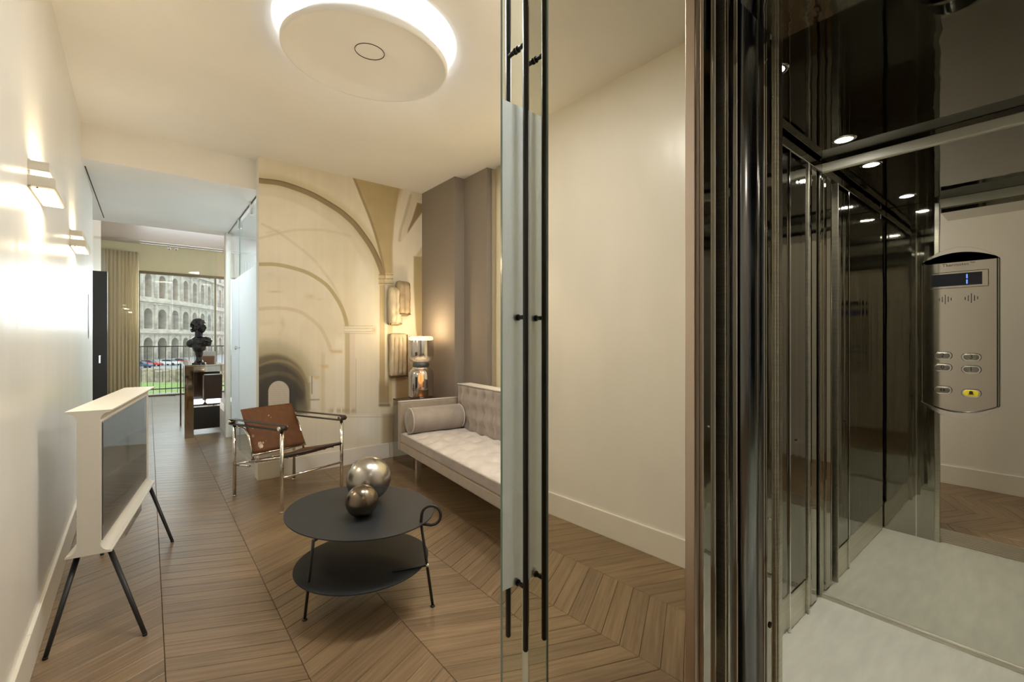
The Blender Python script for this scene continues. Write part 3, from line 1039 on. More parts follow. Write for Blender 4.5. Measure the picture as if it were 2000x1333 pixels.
def arch_bay(mb, a, b, z0, z1, zs, frac, depth, n=10):
    """wall bay from a to b with an arched opening, springing at zs; reveal depth inwards"""
    a, b = Vector(a), Vector(b)
    t = b - a
    Lb = t.length
    t.normalize()
    nn = Vector((t.y, -t.x))
    if nn.dot(-a) < 0:
        nn = -nn
    inn = -nn * depth
    w_ = frac * Lb / 2
    c = Lb / 2

    def P3(s, z, off=Vector((0, 0))):
        q = a + t * s + off
        return (q.x, q.y, z)
    arc = [(c - w_, z0)] + [(c - w_ * math.cos(PI * i / n), zs + w_ * 1.0 * math.sin(PI * i / n)) for i in range(n + 1)] + [(c + w_, z0)]
    outer = [(0, z0)] + [(0, zs)] + [(Lb * i / n, z1) for i in range(n + 1)][0:0]
    # outline strips
    up = []
    for (s, z) in arc:
        if z <= z0 + 1e-6:
            up.append((0 if s < c else Lb, z0))
        else:
            up.append((min(max((s - (c - w_)) / (2 * w_) * Lb, 0), Lb), z1) if z > zs + 1e-6 else (0 if s < c else Lb, z))
    vs = [P3(*p) for p in arc] + [P3(*p) for p in up] + [P3(p[0], p[1], inn) for p in arc]
    m = len(arc)
    fs = []
    for i in range(m - 1):
        fs.append((i, i + 1, m + i + 1, m + i))
        fs.append((i, i + 1, 2 * m + i + 1, 2 * m + i))
    # corners
    mb.add(vs, fs)
    mb.add([P3(0, zs), P3(0, z1), P3(up[2][0], z1)], [(0, 1, 2)])
    return a, b, t, nn


lev = [(GZ, 2.7, 0.0, 0.62), (4.6, 12.2, 9.2, 0.58), (14.4, 23.4, 20.3, 0.46), (24.5, 33, 30, 0.4)]
for li, (z0, z1, zs, fr) in enumerate(lev):
    for i in range(len(edges) - 1):
        mb = MB()
        arch_bay(mb, edges[i], edges[i + 1], z0, z1, zs, fr, 2.6)
        mb.build('arch_bay', M['travertine'], arena)
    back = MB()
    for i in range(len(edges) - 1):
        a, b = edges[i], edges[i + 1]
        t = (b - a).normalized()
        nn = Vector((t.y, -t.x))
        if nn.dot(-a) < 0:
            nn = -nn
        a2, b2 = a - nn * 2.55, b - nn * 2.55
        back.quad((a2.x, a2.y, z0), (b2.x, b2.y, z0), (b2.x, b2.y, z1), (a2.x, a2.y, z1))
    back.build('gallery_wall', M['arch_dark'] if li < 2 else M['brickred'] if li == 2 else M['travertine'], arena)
for (z0, z1, dp) in ((2.7, 3.2, .3), (3.2, 3.9, .9), (3.9, 4.6, .2), (12.2, 12.8, .3), (12.8, 13.5, 1.0), (13.5, 14.4, .25), (23.4, 24.0, 1.0), (24.0, 24.5, .4), (33, 34, 1)):
    mb = MB()
    for i in range(len(edges) - 1):
        a, b = edges[i], edges[i + 1]
        t = (b - a).normalized()
        nn = Vector((t.y, -t.x))
        if nn.dot(-a) < 0:
            nn = -nn
        a1, b1, a2, b2 = a + nn * dp, b + nn * dp, a - nn * 1, b - nn * 1
        mb.prism([(a1.x, a1.y), (b1.x, b1.y), (b2.x, b2.y), (a2.x, a2.y)], z0, z1)
    mb.build('cornice', M['travertine'], arena)
for i, e in enumerate(edges):
    for (z0, z1, zs, fr) in lev[:3]:
        MB().tube([(e.x, e.y, z0), (e.x, e.y, z1)], 0.55, 8).build('half_column', M['travertine'], arena)


def car(name, label, u, d, rz, m, L=4.2):
    p = camxy(u, d)
    t = thing(name, label, 'car', (p.x, p.y, GZ), rz, 'cars parked below the arena')
    body = [(-L / 2, .35), (L / 2, .35), (L / 2, .75), (L / 2 - .3, .92), (L * .22, .98), (-L * .42, 1.0), (-L / 2, .85)]
    MB().prism(body, -0.85, 0.85, axis='y').build('body', m, t, 0.06)
    cab = [(-L * .40, .98), (L * .22, .98), (L * .08, 1.42), (-L * .28, 1.45)]
    MB().prism(cab, -0.74, 0.74, axis='y').build('cabin', M['car_glass'], t, 0.05)
    MB().box(-L * .27, -.70, 1.44, L * .07, .70, 1.48).build('roof', m, t)
    for x in (-L * .3, L * .3):
        for y in (-.86, .70):
            q = MB()
            q.prism([(x + .33 * math.cos(a * PI / 8), .33 + .33 * math.sin(a * PI / 8)) for a in range(16)], y, y + .16, axis='y')
            q.build('wheel', M['tyre'], t)
    return t


FA = -math.atan(710 / 871.6)
car('car', 'red car parked below the arena, left in the far window', 293, 104, FA + 0.1, M['car_red'], 4.6)
car('car', 'dark blue car beside the red car below the arena', 276, 98, FA + 0.2, M['car_blue'], 4.0)
car('car', 'white car parked right of the red car below the arena', 333, 108, FA - 0.1, M['car_white'], 4.8)
car('car', 'red car farther right behind the railing, beside the white car', 356, 112, FA, M['car_red'], 4.3)

# ================================================================== MIRROR PANEL AND SLIDING GLASS DOOR
def mx(y):
    return 1.031 - 0.0285 * (y - 1.18)


MY0, MY1 = 0.595, 1.172
mp = thing('mirror_panel', 'tall bronze tinted mirror panel beside the lift opening', 'mirror')
MB().prism([(mx(MY0), MY0), (mx(MY1), MY1), (mx(MY1) + 0.008, MY1), (mx(MY0) + 0.008, MY0)], 0.0, ZC).build('mirror_glass', M['bronze_mirror'], mp)
MB().prism([(mx(.64) + 0.008, .64), (mx(MY1) + 0.008, MY1), (mx(MY1) + 0.04, MY1), (mx(.64) + 0.04, .64)], 0.0, ZC).build('backing', M['white_paint'], mp)
MB().box(mx(MY1) - 0.001, MY1, 0, mx(MY1) + 0.012, MY1 + 0.004, ZC).build('bright_edge', M['chrome'], mp)

gdoor = thing('sliding_glass_door', 'frameless sliding glass door with frosted middle band', 'door', (0, 1.182, 0))
MB().box(0.922, 0, 0.012, 1.9, 0.010, 2.98).build('glass_leaf', M['clear'], gdoor)
MB().box(0.926, 0.0102, 0.466, 1.9, 0.0122, 2.134).build('frosted_band', M['frost'], gdoor)
MB().box(0.9205, 0.0005, 0.012, 0.922, 0.0095, 2.98).build('polished_edge', M['glass_edge'], gdoor)
HX = 0.988
for y, lab in ((-0.042, 'black bar handle on the near face'), (0.052, 'black bar handle on the far face')):
    o = MB().tube([(HX, y, 0.265), (HX, y, 0.27), (HX, y, 2.535), (HX, y, 2.54)], [0.006, 0.0095, 0.0095, 0.006], 16).build('bar_handle', M['black'], gdoor)
    o['label'] = lab
for z in (0.48, 1.395, 2.32):
    MB().tube([(HX, -0.042, z), (HX, -0.004, z)], 0.0075, 12).tube([(HX, -0.004, z), (HX, 0.0, z)], 0.011, 14).build('standoff', M['black'], gdoor)
    MB().tube([(HX, 0.0105, z), (HX, 0.015, z)], 0.011, 14).tube([(HX, 0.015, z), (HX, 0.052, z)], 0.0075, 12).build('standoff', M['black'], gdoor)

# ================================================================== LIFT
# --- landing and car jambs: stacked vertical profiles, seen edge on
jm = thing('lift_door_frame', 'polished steel lift door frame of stacked vertical profiles', 'door frame')
JH = 2.9


def jam(name, m, x0, y0, x1, y1, bevel=0.002, z0=0.0, z1=JH):
    return MB().box(x0, y0, z0, x1, y1, z1).build(name, m, jm, bevel)


jam('edge_strip', M['pink_steel'], 1.040, 0.566, 1.062, 0.592)
jam('steel_fin', M['chrome'], 1.064, 0.556, 1.070, 0.61)
jam('mirror_strip', M['steel'], 1.073, 0.560, 1.118, 0.62)
jam('steel_fin', M['chrome'], 1.119, 0.553, 1.1225, 0.62)
jam('slot', M['black_ink'], 1.123, 0.600, 1.152, 0.63)
jam('steel_fin', M['alu'], 1.152, 0.543, 1.158, 0.62)
jam('door_edge', M['steel'], 1.160, 0.540, 1.196, 0.62)
jam('steel_fin', M['chrome'], 1.198, 0.534, 1.202, 0.62)
jam('slot', M['black_ink'], 1.202, 0.57, 1.212, 0.63)
cc = MB()
cp = [(1.250 + 0.038 * math.cos(PI + PI * i / 20), 0.535 + 0.028 * math.sin(PI + PI * i / 20)) for i in range(21)] + [(1.288, 0.62), (1.212, 0.62)]
cc.prism(cp, 0, JH, smooth=True)
cc.build('rounded_column', M['steel_blue'], jm)
jam('steel_fin', M['chrome'], 1.290, 0.503, 1.294, 0.62)
jam('mirror_strip', M['steel'], 1.296, 0.500, 1.342, 0.62)
jam('steel_fin', M['alu'], 1.343, 0.494, 1.349, 0.70)
# screws and lock on the frame
for (x, y, z, r) in ((1.315, 0.499, 0.54, 0.0085), (1.315, 0.499, 0.83, 0.003), (1.335, 0.499, 1.99, 0.003), (1.095, 0.559, 1.10, 0.003)):
    o = MB().lathe([(0, -0.002), (r * .8, -0.002), (r, 0), (r, 0.002)], (0, 0, 0), 16).build('screw', M['black_ink'] if r > .005 else M['chrome'], jm)
    o.location = (x, y, z)
    o.rotation_euler = (-PI / 2, 0, 0)
lk = MB().box(1.126, 0.585, 0.40, 1.146, 0.600, 0.52).box(1.129, 0.580, 0.42, 1.143, 0.585, 0.45).build('lock', M['chrome'], jm, 0.003)
MB().sphere((1.142, 0.596, 1.30), 0.03, 14, 10, (.4, .4, 1.6)).build('door_roller', M['black'], jm)
# other side of the opening and the header
ym = -0.50
for (nm, m, x0, x1) in (('mirror_strip', 'steel', 1.04, 1.15), ('slot', 'black_ink', 1.15, 1.17), ('door_edge', 'steel', 1.17, 1.25), ('mirror_strip', 'steel', 1.26, 1.349)):
    MB().box(x0, ym - 0.08, 0, x1, ym, JH).build(nm, M[m], jm)
MB().box(1.04, ym, 2.14, 1.342, 0.49, 2.30).build('header', M['steel'], jm)
MB().box(1.05, ym, 2.30, 1.30, 0.49, ZC).build('header_front', M['lobby_wall'], jm)
struct(boxo('wall_lobby_lift', M['lobby_wall'], (1.04, -1.7, 0, 1.12, ym - 0.08, ZC)))
sl = thing('lift_sill', 'grooved aluminium lift door sill', 'sill')
for i in range(9):
    MB().box(1.06 + i * 0.034, ym, -0.012, 1.086 + i * 0.034, 0.535, 0.003).build('sill_rib', M['alu'], sl, 0.001)
MB().box(1.05, ym, -0.02, 1.37, 0.535, -0.008).build('sill_base', M['black_ink'], sl)

EX0, EX1, EY0, EY1, EZ = 1.35, 2.67, -0.64, 0.79, 2.225
struct(boxo('lift_floor', M['car_floor'], (EX0, EY0, -0.03, EX1 + .02, EY1 + .02, 0.004)), 'grey vinyl floor of the lift car')
lc = struct(boxo('lift_ceiling', M['car_ceiling'], (EX0, EY0, EZ, EX1 + .03, EY1 + .03, EZ + 0.04)), 'dark mirror ceiling of the lift car')
# rear mirror wall
rm = thing('lift_rear_mirror', 'full height silver mirror wall at the back of the lift', 'mirror')
MB().box(EX1, EY0, 0.02, EX1 + 0.02, EY1, EZ).build('mirror_glass', M['car_mirror'], rm)
MB().box(EX1 - 0.012, EY0, 0.004, EX1, EY1, 0.022).build('bottom_trim', M['alu'], rm, 0.003)
MB().box(EX1 - 0.016, EY0, EZ - 0.055, EX1, EY1 - .01, EZ - 0.012).build('top_trim', M['alu_lit'], rm, 0.004)
MB().box(EX1 - 0.010, EY0, EZ - 0.012, EX1, EY1, EZ).build('top_shadow_gap', M['steel_dark'], rm)
MB().box(EX1 - 0.022, EY1 - 0.024, 0.004, EX1, EY1, EZ).build('corner_trim', M['steel'], rm, 0.004)


def side_wall(name, label, y, s):
    """polished wall panels; s=-1 faces -Y, +1 faces +Y"""
    t = thing(name, label, 'wall panel')

    def b(nm, m, x0, x1, z0, z1, d0, d1, bv=0.003):
        ya, yb = y + s * d0, y + s * d1
        return MB().box(x0, min(ya, yb), z0, x1, max(ya, yb), z1).build(nm, M[m], t, bv)
    b('backing', 'steel_dark', EX0 + .021, EX1, 0, EZ, -0.03, 0.0)
    b('main_panel', 'steel_dark', 1.42, 2.22, 0.175, EZ - 0.08, 0.0, 0.022, 0.006)
    b('main_panel', 'steel_dark', 2.235, 2.44, 0.175, EZ - 0.08, 0.0, 0.026, 0.008)
    b('skirting', 'alu', 1.40, 2.225, 0.006, 0.165, 0.0, 0.014, 0.002)
    b('skirting', 'alu', 2.235, 2.44, 0.006, 0.165, 0.0, 0.022, 0.002)
    b('vertical_trim', 'chrome', 2.224, 2.232, 0.006, EZ - .06, 0.0, 0.030, 0.002)
    b('vertical_trim', 'alu', 2.444, 2.452, 0.006, EZ - .06, 0.0, 0.034, 0.002)
    b('gap', 'black_ink', 2.452, 2.515, 0.03, EZ - .08, 0.0, 0.003, 0.0)
    b('vertical_trim', 'chrome', 2.495, 2.502, 0.006, EZ - .07, 0.0, 0.018, 0.002)
    b('corner_post', 'steel', 2.52, 2.60, 0.006, EZ - .05, 0.0, 0.02, 0.008)
    b('corner_post', 'alu', 2.602, 2.625, 0.006, EZ - .05, 0.0, 0.012, 0.004)
    b('top_trim', 'steel', 1.38, EX1 - .016, EZ - .060, EZ - .016, 0.0, 0.030, 0.004)
    for (x, z) in ((2.30, 0.86), (2.47, 0.52)):
        o = MB().lathe([(0, -0.003), (0.005, -0.003), (0.006, 0), (0.006, 0.003)], (0, 0, 0), 14).build('screw', M['black_ink'] if z > .6 else M['chrome'], t)
        o.location = (x, y + s * 0.027, z)
        o.rotation_euler = (PI / 2 * s * -1, 0, 0)
    return t


side_wall('lift_side_panels', 'polished steel side wall of the lift with grooved skirting', EY1, -1)
side_wall('lift_side_panels', 'polished steel wall on the unseen right side of the lift', EY0, 1)
# front return panels of the car (seen in the mirror)
fr = thing('lift_front_panel', 'polished steel front return panel of the lift seen in its mirror', 'wall panel')
MB().box(EX0 - 0.0, 0.50, 0.0, EX0 + 0.02, EY1 - .001, EZ).build('panel', M['steel'], fr, 0.003)
MB().box(EX0 + 0.0, 0.49, 0.0, EX0 + 0.028, 0.515, EZ - .02).build('edge_trim', M['alu'], fr, 0.003)
MB().box(EX0 + 0.02, 0.60, 0.006, EX0 + 0.026, 0.607, EZ - .05).build('edge_trim', M['chrome'], fr)
MB().box(EX0 - 0.0, -0.51, 2.17, EX0 + 0.02, 0.49, EZ).build('header', M['alu_lit'], fr, 0.003)
MB().box(EX0 - 0.0, EY0, 0.0, EX0 + 0.02, -0.50, EZ).build('panel', M['steel'], fr, 0.003)

# --- spots
for i, (x, y) in enumerate(((2.44, 0.617), (1.63, 0.61))):
    lab = ['small round white spotlight nearest the back corner of the lift ceiling', 'small round spotlight near the lift doorway', 'small round spotlight on the far right of the lift ceiling', 'small round spotlight beside the doorway on the right'][i]
    s_ = thing('ceiling_spotlight', lab, 'light', (x, y, EZ), 0, 'lift ceiling spotlights')
    MB().lathe([(0.034, 0), (0.034, -0.004), (0.045, -0.003), (0.047, 0)], (0, 0, 0), 32).build('rim', M['chrome'], s_)
    MB().lathe([(0, -0.002), (0.034, -0.002), (0.034, 0)], (0, 0, 0), 32).build('lens', M['spot_glow'], s_)
    light('spot_lamp', 'SPOT', (x, y, EZ - 0.012), 40, (1.0, 0.94, 0.80), (0, 0, 0), 0.03, spot=math.radians(125), blend=0.9)

# --- car operating panel on the rear mirror
cop = thing('lift_control_panel', 'chrome lift control panel with display and six oval buttons', 'control panel', (EX1, 0.2705, 1.348), 0)
cop.scale = (1, 1.06, 1.06)
# local: plate lies in YZ, faces -X;  y to the left of the picture is +Y


def yz(pts, x0, x1, name, m, bevel=0.0, parent=None, loc=None, smooth=False):
    return MB().prism(pts, x0, x1, axis='x', smooth=smooth).build(name, m, parent or cop, bevel, loc=loc)


HWD = 0.1065


def arc(y0, y1, zf, n=20):
    return [(y0 + (y1 - y0) * i / n, zf(y0 + (y1 - y0) * i / n)) for i in range(n + 1)]


topf = lambda y: 0.285 + 0.030 * (1 - (y / HWD) ** 2)
botf = lambda y: -0.285 - 0.032 * (1 - (y / HWD) ** 2)
yz(arc(-HWD, HWD, topf) + arc(HWD, -HWD, botf), -0.016, 0, 'plate', M['copp'], 0.003)
cap1 = arc(-HWD - .003, HWD + .003, lambda y: topf(y) + 0.003) + arc(HWD + .003, -HWD - .003, lambda y: 0.285 + 0.054 * (1 - (y / (HWD + .003)) ** 2))
yz(cap1, -0.034, 0, 'top_cap', M['chrome'], 0.006)
cap2 = arc(-HWD - .003, HWD + .003, lambda y: botf(y) - 0.001) + arc(HWD + .003, -HWD - .003, lambda y: -0.286 - 0.058 * (1 - (y / (HWD + .003)) ** 2))
yz(cap2, -0.030, 0, 'bottom_cap', M['chrome'], 0.006)
for s_ in (-1, 1):
    yz([(s_ * (HWD - .002), -.285), (s_ * (HWD + .006), -.285), (s_ * (HWD + .006), .285), (s_ * (HWD - .002), .285)], -0.024, 0, 'side_rail', M['steel'], 0.003)
# display
yz([(-.083, .178), (.086, .178), (.086, .244), (-.083, .244)], -0.024, -0.016, 'display_frame', M['copp'], 0.002)
yz([(-.066, .187), (.079, .187), (.079, .236), (-.066, .236)], -0.0248, -0.0235, 'display_screen', M['lcd'])
dg = MB()
for z0, z1 in ((.191, .2095), (.2125, .231)):
    dg.prism([(-.0265, z0 + .002), (-.0245, z0), (-.0225, z0 + .002), (-.0225, z1 - .002), (-.0245, z1), (-.0265, z1 - .002)], -0.0254, -0.0248, axis='x')
dg.build('digit_one', M['blue_led'], cop)
# speaker slots
for y0, nm in ((0.038, 0), (-0.036, 1)):
    for k_, h in enumerate((.006, .011, .019, .011, .006)):
        yz([(y0 + (k_ - 2) * -.0085 - .0012, .135 - h), (y0 + (k_ - 2) * -.0085 + .0012, .135 - h), (y0 + (k_ - 2) * -.0085 + .0012, .135 + h), (y0 + (k_ - 2) * -.0085 - .0012, .135 + h)], -0.0166, -0.0158, 'speaker_slot', M['black_ink'])


def txt(s, size, loc, parent, m, name='lettering', ext=0.0003):
    cu = bpy.data.curves.new('t', 'FONT')
    cu.body = s
    cu.size = size
    cu.extrude = ext
    cu.align_x = 'CENTER'
    cu.align_y = 'CENTER'
    cu.resolution_u = 3
    tmp = bpy.data.objects.new('t', cu)
    COL.objects.link(tmp)
    dgp = bpy.context.evaluated_depsgraph_get()
    me = bpy.data.meshes.new_from_object(tmp.evaluated_get(dgp))
    bpy.data.objects.remove(tmp)
    me.materials.clear()
    me.materials.append(m)
    o = bpy.data.objects.new(name, me)
    COL.objects.link(o)
    o.parent = parent
    # text x axis -> -Y, text y -> Z, facing -X
    o.rotation_euler = (PI / 2, 0, -PI / 2)
    o.location = loc
    return o


txt('Thermotec\u2122', 0.017, (-0.0163, 0.0, 0.272), cop, mat('etched_grey', (0.22, 0.20, 0.17), 0.6))


def stadium(w_, h, n=10):
    r = h / 2
    pts = []
    for i in range(n + 1):
        a = -PI / 2 + PI * i / n
        pts.append((w_ / 2 - r * .9 + r * .9 * math.cos(a), r * math.sin(a)))
    for i in range(n + 1):
        a = PI / 2 + PI * i / n
        pts.append((-w_ / 2 + r * .9 + r * .9 * math.cos(a), r * math.sin(a)))
    return pts


for (y, z, ch) in ((.045, -.093, '2'), (-.036, -.097, '3'), (.045, -.141, '0'), (-.036, -.145, '1'), (.045, -.232, '<>'), (-.036, -.238, 'bell')):
    ring = yz(stadium(.056, .032), -0.023, -0.016, 'button', M['chrome'], 0.002, loc=(0, y, z))
    yz(stadium(.043, .023), -0.026, -0.022, 'button_face', M['yellow'] if ch == 'bell' else M['button'], 0.0015, parent=ring)
    if len(ch) == 1:
        txt(ch, 0.024, (-0.0262, 0, 0.001), ring, M['black_ink'])
        br = MB()
        for (a, b_) in ((.002, -.0085), (.0045, -.0085), (.0045, -.006), (-.004, -.006), (-.0065, -.006)):
            br.sphere((-0.0262, a, b_), 0.0008, 6, 4)
        br.build('braille', M['braille'], ring)
    elif ch == '<>':
        MB().prism([(.009, 0), (.002, .006), (.002, -.006)], -0.0266, -0.026, axis='x').prism([(-.009, 0), (-.002, -.006), (-.002, .006)], -0.0266, -0.026, axis='x').build('arrows', M['black_ink'], ring)
    else:
        MB().prism([(.009, -.005), (-.009, -.005), (-.0055, -.002), (-.0055, .006), (-.002, .009), (.002, .009), (.0055, .006), (.0055, -.002)], -0.0266, -0.026, axis='x').build('bell_symbol', M['black_ink'], ring)

# ================================================================== FURNITURE
# --- oval two tier coffee table
ct_ = thing('coffee_table', 'round two-tier anthracite metal coffee table with a loop handle', 'coffee table', (0.874, 2.348, 0))


def disc(cx, cy_, rx, ry, ang, z, th, name):
    n = 96
    pts = []
    for i in range(n):
        a = 2 * PI * i / n
        x, y = rx * math.cos(a), ry * math.sin(a)
        pts.append((cx + x * math.cos(ang) - y * math.sin(ang), cy_ + x * math.sin(ang) + y * math.cos(ang)))
    return MB().prism(pts, z - th, z).build(name, M['table'], ct_, 0.0015)


disc(0, 0, 0.352, 0.425, 0.212, 0.42, 0.006, 'tabletop')
disc(-0.024, -0.105, 0.325, 0.325, 0, 0.20, 0.006, 'lower_shelf')
L1b, L1t = (0.569 - .874, 2.24 - 2.348, 0.006), (0.578 - .874, 2.13 - 2.348, 0.412)
L2b, L2t = (1.088 - .874, 1.956 - 2.348, 0.006), (1.040 - .874, 1.985 - 2.348, 0.415)
L3b, L3t = (0.30, 0.30, 0.006), (0.20, 0.23, 0.412)
for (a, b_) in ((L1b, L1t), (L2b, L2t), (L3b, L3t)):
    lg = MB().tube([a, b_], 0.0068, 10).build('leg', M['black'], ct_)
    MB().lathe([(0, 0), (0.012, 0), (0.012, 0.004), (0.007, 0.007)], (a[0], a[1], 0), 14).build('foot', M['black'], lg)
    f = 0.185 / 0.41
    mid = Vector(a).lerp(Vector(b_), f)
    inn = Vector((-0.02, -0.1, mid.z)) - mid
    inn.z = 0
    inn.normalize()
    ln = 0.13
    if b_ == L2t:
        mid.z, ln = 0.205, 0.17
        inn = Vector((-.94, .33, 0))
    MB().tube([mid, mid + inn * ln], 0.006, 8).build('shelf_bracket', M['black'], ct_)
    tp = Vector(b_)
    MB().tube([tp + Vector((0, 0, -.006)), Vector((tp.x * .86, tp.y * .86, tp.z - .006))], 0.006, 8).build('top_bracket', M['black'], ct_)
    MB().sphere(mid, 0.010, 10, 6).build('weld', M['chrome'] if b_ == L2t else M['black'], ct_)
rv = Vector((ct, -st, 0))
cl = Vector(L2t) + rv * 0.050 + Vector((0, 0, 0.038))
R_ = 0.047
pts = [cl + rv * (-R_ * math.cos(a)) * 1.0 + Vector((0, 0, R_ * math.sin(a) * 1.0)) for a in [(-40 + i * 10) * PI / 180 for i in range(0, 29)]]
pts = [Vector(L2t) + rv * 0.0 + Vector((0, 0, -.01)), Vector(L2t) + Vector((0, 0, .012))] + [cl + rv * (-R_ * math.cos(a)) + Vector((0, 0, R_ * math.sin(a))) for a in [(10 + i * 10) * PI / 180 for i in range(0, 25)]] + [Vector(L2t) + rv * 0.05 + Vector((0, 0, -.010)), Vector(L2t) + rv * 0.0 + Vector((0, 0, -.004))]
MB().tube(pts, 0.0072, 10).build('loop_handle', M['black'], ct_)

# --- spheres
def ball(name, label, u, vtop, d, r, m, z0=0.42):
    p = camxy(u, d)
    o = MB().sphere((0, 0, 0), r, 48, 28).build(name, m, loc=(p.x, p.y, z0 + r))
    return tag(o, label, 'ornament')


ball('metal_sphere', 'large brushed silver sphere on the coffee table', 720, 0, 2.498, 0.120, M['ball_silver'])
ball('metal_sphere', 'small dark bronze sphere in front of the large silver one', 707, 0, 2.262, 0.080, M['ball_bronze'])

# --- sling armchair
ch = thing('sling_armchair', 'chrome tube sling armchair in brown cowhide with leather strap arms', 'chair', (0.56, 4.377, 0), math.atan2(0.325, 0.946))
# local x = right across the chair (towards far side), local -y = forward
WC, DCc = 0.53, 0.69


def T(name, pts, r=0.0125, m='chrome', n=12, closed=False):
    return MB().tube(pts, r, n, closed).build(name, M[m], ch)


for x in (0, WC):
    for y, h in ((0, 0.60), (-DCc, 0.62)):
        lg = T('leg', [(x, y, 0.012), (x, y, h)], 0.0135)
        MB().lathe([(0, 0), (0.016, 0), (0.016, 0.010), (0.013, 0.014)], (x, y, 0), 16).build('foot', M['chrome'], lg)
T('cross_rail', [(0, -DCc, 0.265), (WC, -DCc, 0.265)], 0.009)
T('cross_rail', [(0, 0, 0.265), (WC, 0, 0.265)], 0.009)
for x in (0, WC):
    T('side_rail', [(x, 0, 0.265), (x, -0.24, 0.29)], 0.008)
    T('side_frame', [(x, 0, 0.575), (x + (.02 if x == 0 else -.02), -0.03, 0.585), (x + (.03 if x == 0 else -.03), -0.10, 0.57), (x + (.035 if x == 0 else -.035), -0.15, 0.52), (x + (.04 if x == 0 else -.04), -0.185, 0.42), (x + (.04 if x == 0 else -.04), -0.215, 0.32)], 0.009)
    sgn = -1 if x == 0 else 1
    T('arm_roller', [(x - .035, 0.035, 0.625), (x + .035, 0.035, 0.625)], 0.016)
    T('arm_roller', [(x - .035, -DCc - 0.01, 0.645), (x + .035, -DCc - 0.01, 0.645)], 0.016)
    # endless leather strap round the two rollers
    r1 = 0.022
    y0, z0, y1, z1 = 0.035, 0.625, -DCc - 0.01, 0.645
    lp = [(y0 + r1 * math.cos(a), z0 + r1 * math.sin(a)) for a in [(-85 + i * 17) * PI / 180 for i in range(11)]]
    lp += [(y1 - r1 * math.cos(a), z1 + r1 * math.sin(a)) for a in [(85 - i * 17) * PI / 180 for i in range(11)]]
    w_ = 0.026
    mb = MB()
    n = len(lp)
    th = 0.004
    cyc, czc = (y0 + y1) / 2, (z0 + z1) / 2
    vs = []
    for (yy, zz) in lp:
        rc = (y0, z0) if yy > cyc else (y1, z1)
        dv = Vector((yy - rc[0], zz - rc[1])).normalized()
        a_, b_ = (yy, zz), (yy - dv.x * th, zz - dv.y * th)
        vs += [(x - w_, *a_), (x + w_, *a_), (x + w_, *b_), (x - w_, *b_)]
    fs = []
    for i in range(n):
        j = (i + 1) % n
        for k_ in range(4):
            fs.append((i * 4 + k_, i * 4 + (k_ + 1) % 4, j * 4 + (k_ + 1) % 4, j * 4 + k_))
    mb.add(vs, fs, True)
    mb.build('arm_strap', M['strap'], ch)


def sheet(pa, pb, pc, pd, th, sag, name, m, nu=14, nv=14, mats=None):
    """bilinear sheet pa-pb top/front edge, pd-pc other edge, with sag"""
    pa, pb, pc, pd = [Vector(p) for p in (pa, pb, pc, pd)]
    nrm = (pb - pa).cross(pd - pa).normalized()
    vs = []
    for j in range(nv + 1):
        for i in range(nu + 1):
            s, t_ = i / nu, j / nv
            p = pa.lerp(pb, s).lerp(pd.lerp(pc, s), t_) - nrm * sag * math.sin(PI * s) * (0.5 + .5 * math.sin(PI * t_))
            vs.append(p)
    fs = [(j * (nu + 1) + i, j * (nu + 1) + i + 1, (j + 1) * (nu + 1) + i + 1, (j + 1) * (nu + 1) + i) for j in range(nv) for i in range(nu)]
    o = MB().add(vs, fs, True).build(name, m, ch)
    so = o.modifiers.new('thick', 'SOLIDIFY')
    so.thickness = th
    so.offset = 0
    return o


bs = sheet((0.035, -0.03, 0.725), (WC - 0.045, -0.03, 0.725), (WC - 0.035, -0.225, 0.375), (0.04, -0.225, 0.375), 0.012, 0.012, 'backrest', M['hide'])
T('back_rail', [(0.03, -0.225, 0.368), (WC - 0.03, -0.225, 0.368)], 0.010)
T('back_pivot', [(0.0, -0.06, 0.578), (0.06, -0.075, 0.60)], 0.008)
T('back_pivot', [(WC, -0.06, 0.578), (WC - 0.06, -0.075, 0.60)], 0.008)
ss = sheet((0.012, -DCc + 0.0, 0.43), (WC - 0.012, -DCc + 0.0, 0.43), (WC - 0.03, -0.20, 0.325), (0.03, -0.20, 0.325), 0.016, 0.03, 'seat', M['hide'])
T('seat_rail', [(0.0, -DCc, 0.428), (WC, -DCc, 0.428)], 0.013, 'strap')
T('seat_rail', [(0.02, -0.20, 0.315), (WC - .02, -0.20, 0.315)], 0.011)
T('seat_side_rail', [(0.0, -DCc, 0.42), (0.02, -0.20, 0.315)], 0.010)
T('seat_side_rail', [(WC, -DCc, 0.42), (WC - .02, -0.20, 0.315)], 0.010)
# springs/underside and mottled patches
for k_ in range(6):
    T('spring', [(0.06 + k_ * 0.08, -DCc + 0.015, 0.405), (0.06 + k_ * 0.08, -DCc + 0.07, 0.398)], 0.006)
def blob(parent, c, r, name='white_patch', nrm=(0, -0.87, 0.48)):
    nrm = Vector(nrm).normalized()
    u_ = Vector((1, 0, 0))
    v_ = nrm.cross(u_).normalized()
    rnd = random.Random(int(c[0] * 1000) + 3)
    pts = [Vector(c) + u_ * (r[0] * math.cos(a) * rnd.uniform(.7, 1.2)) + v_ * (r[1] * math.sin(a) * rnd.uniform(.7, 1.2)) for a in [2 * PI * i / 12 for i in range(12)]]
    c0 = [p + nrm * 0.002 for p in pts]
    mb = MB().add(pts + c0, [tuple(range(12, 24))] + [(i, (i + 1) % 12, 12 + (i + 1) % 12, 12 + i) for i in range(12)])
    o = mb.build(name, M['hide_patch'], parent)
    return o


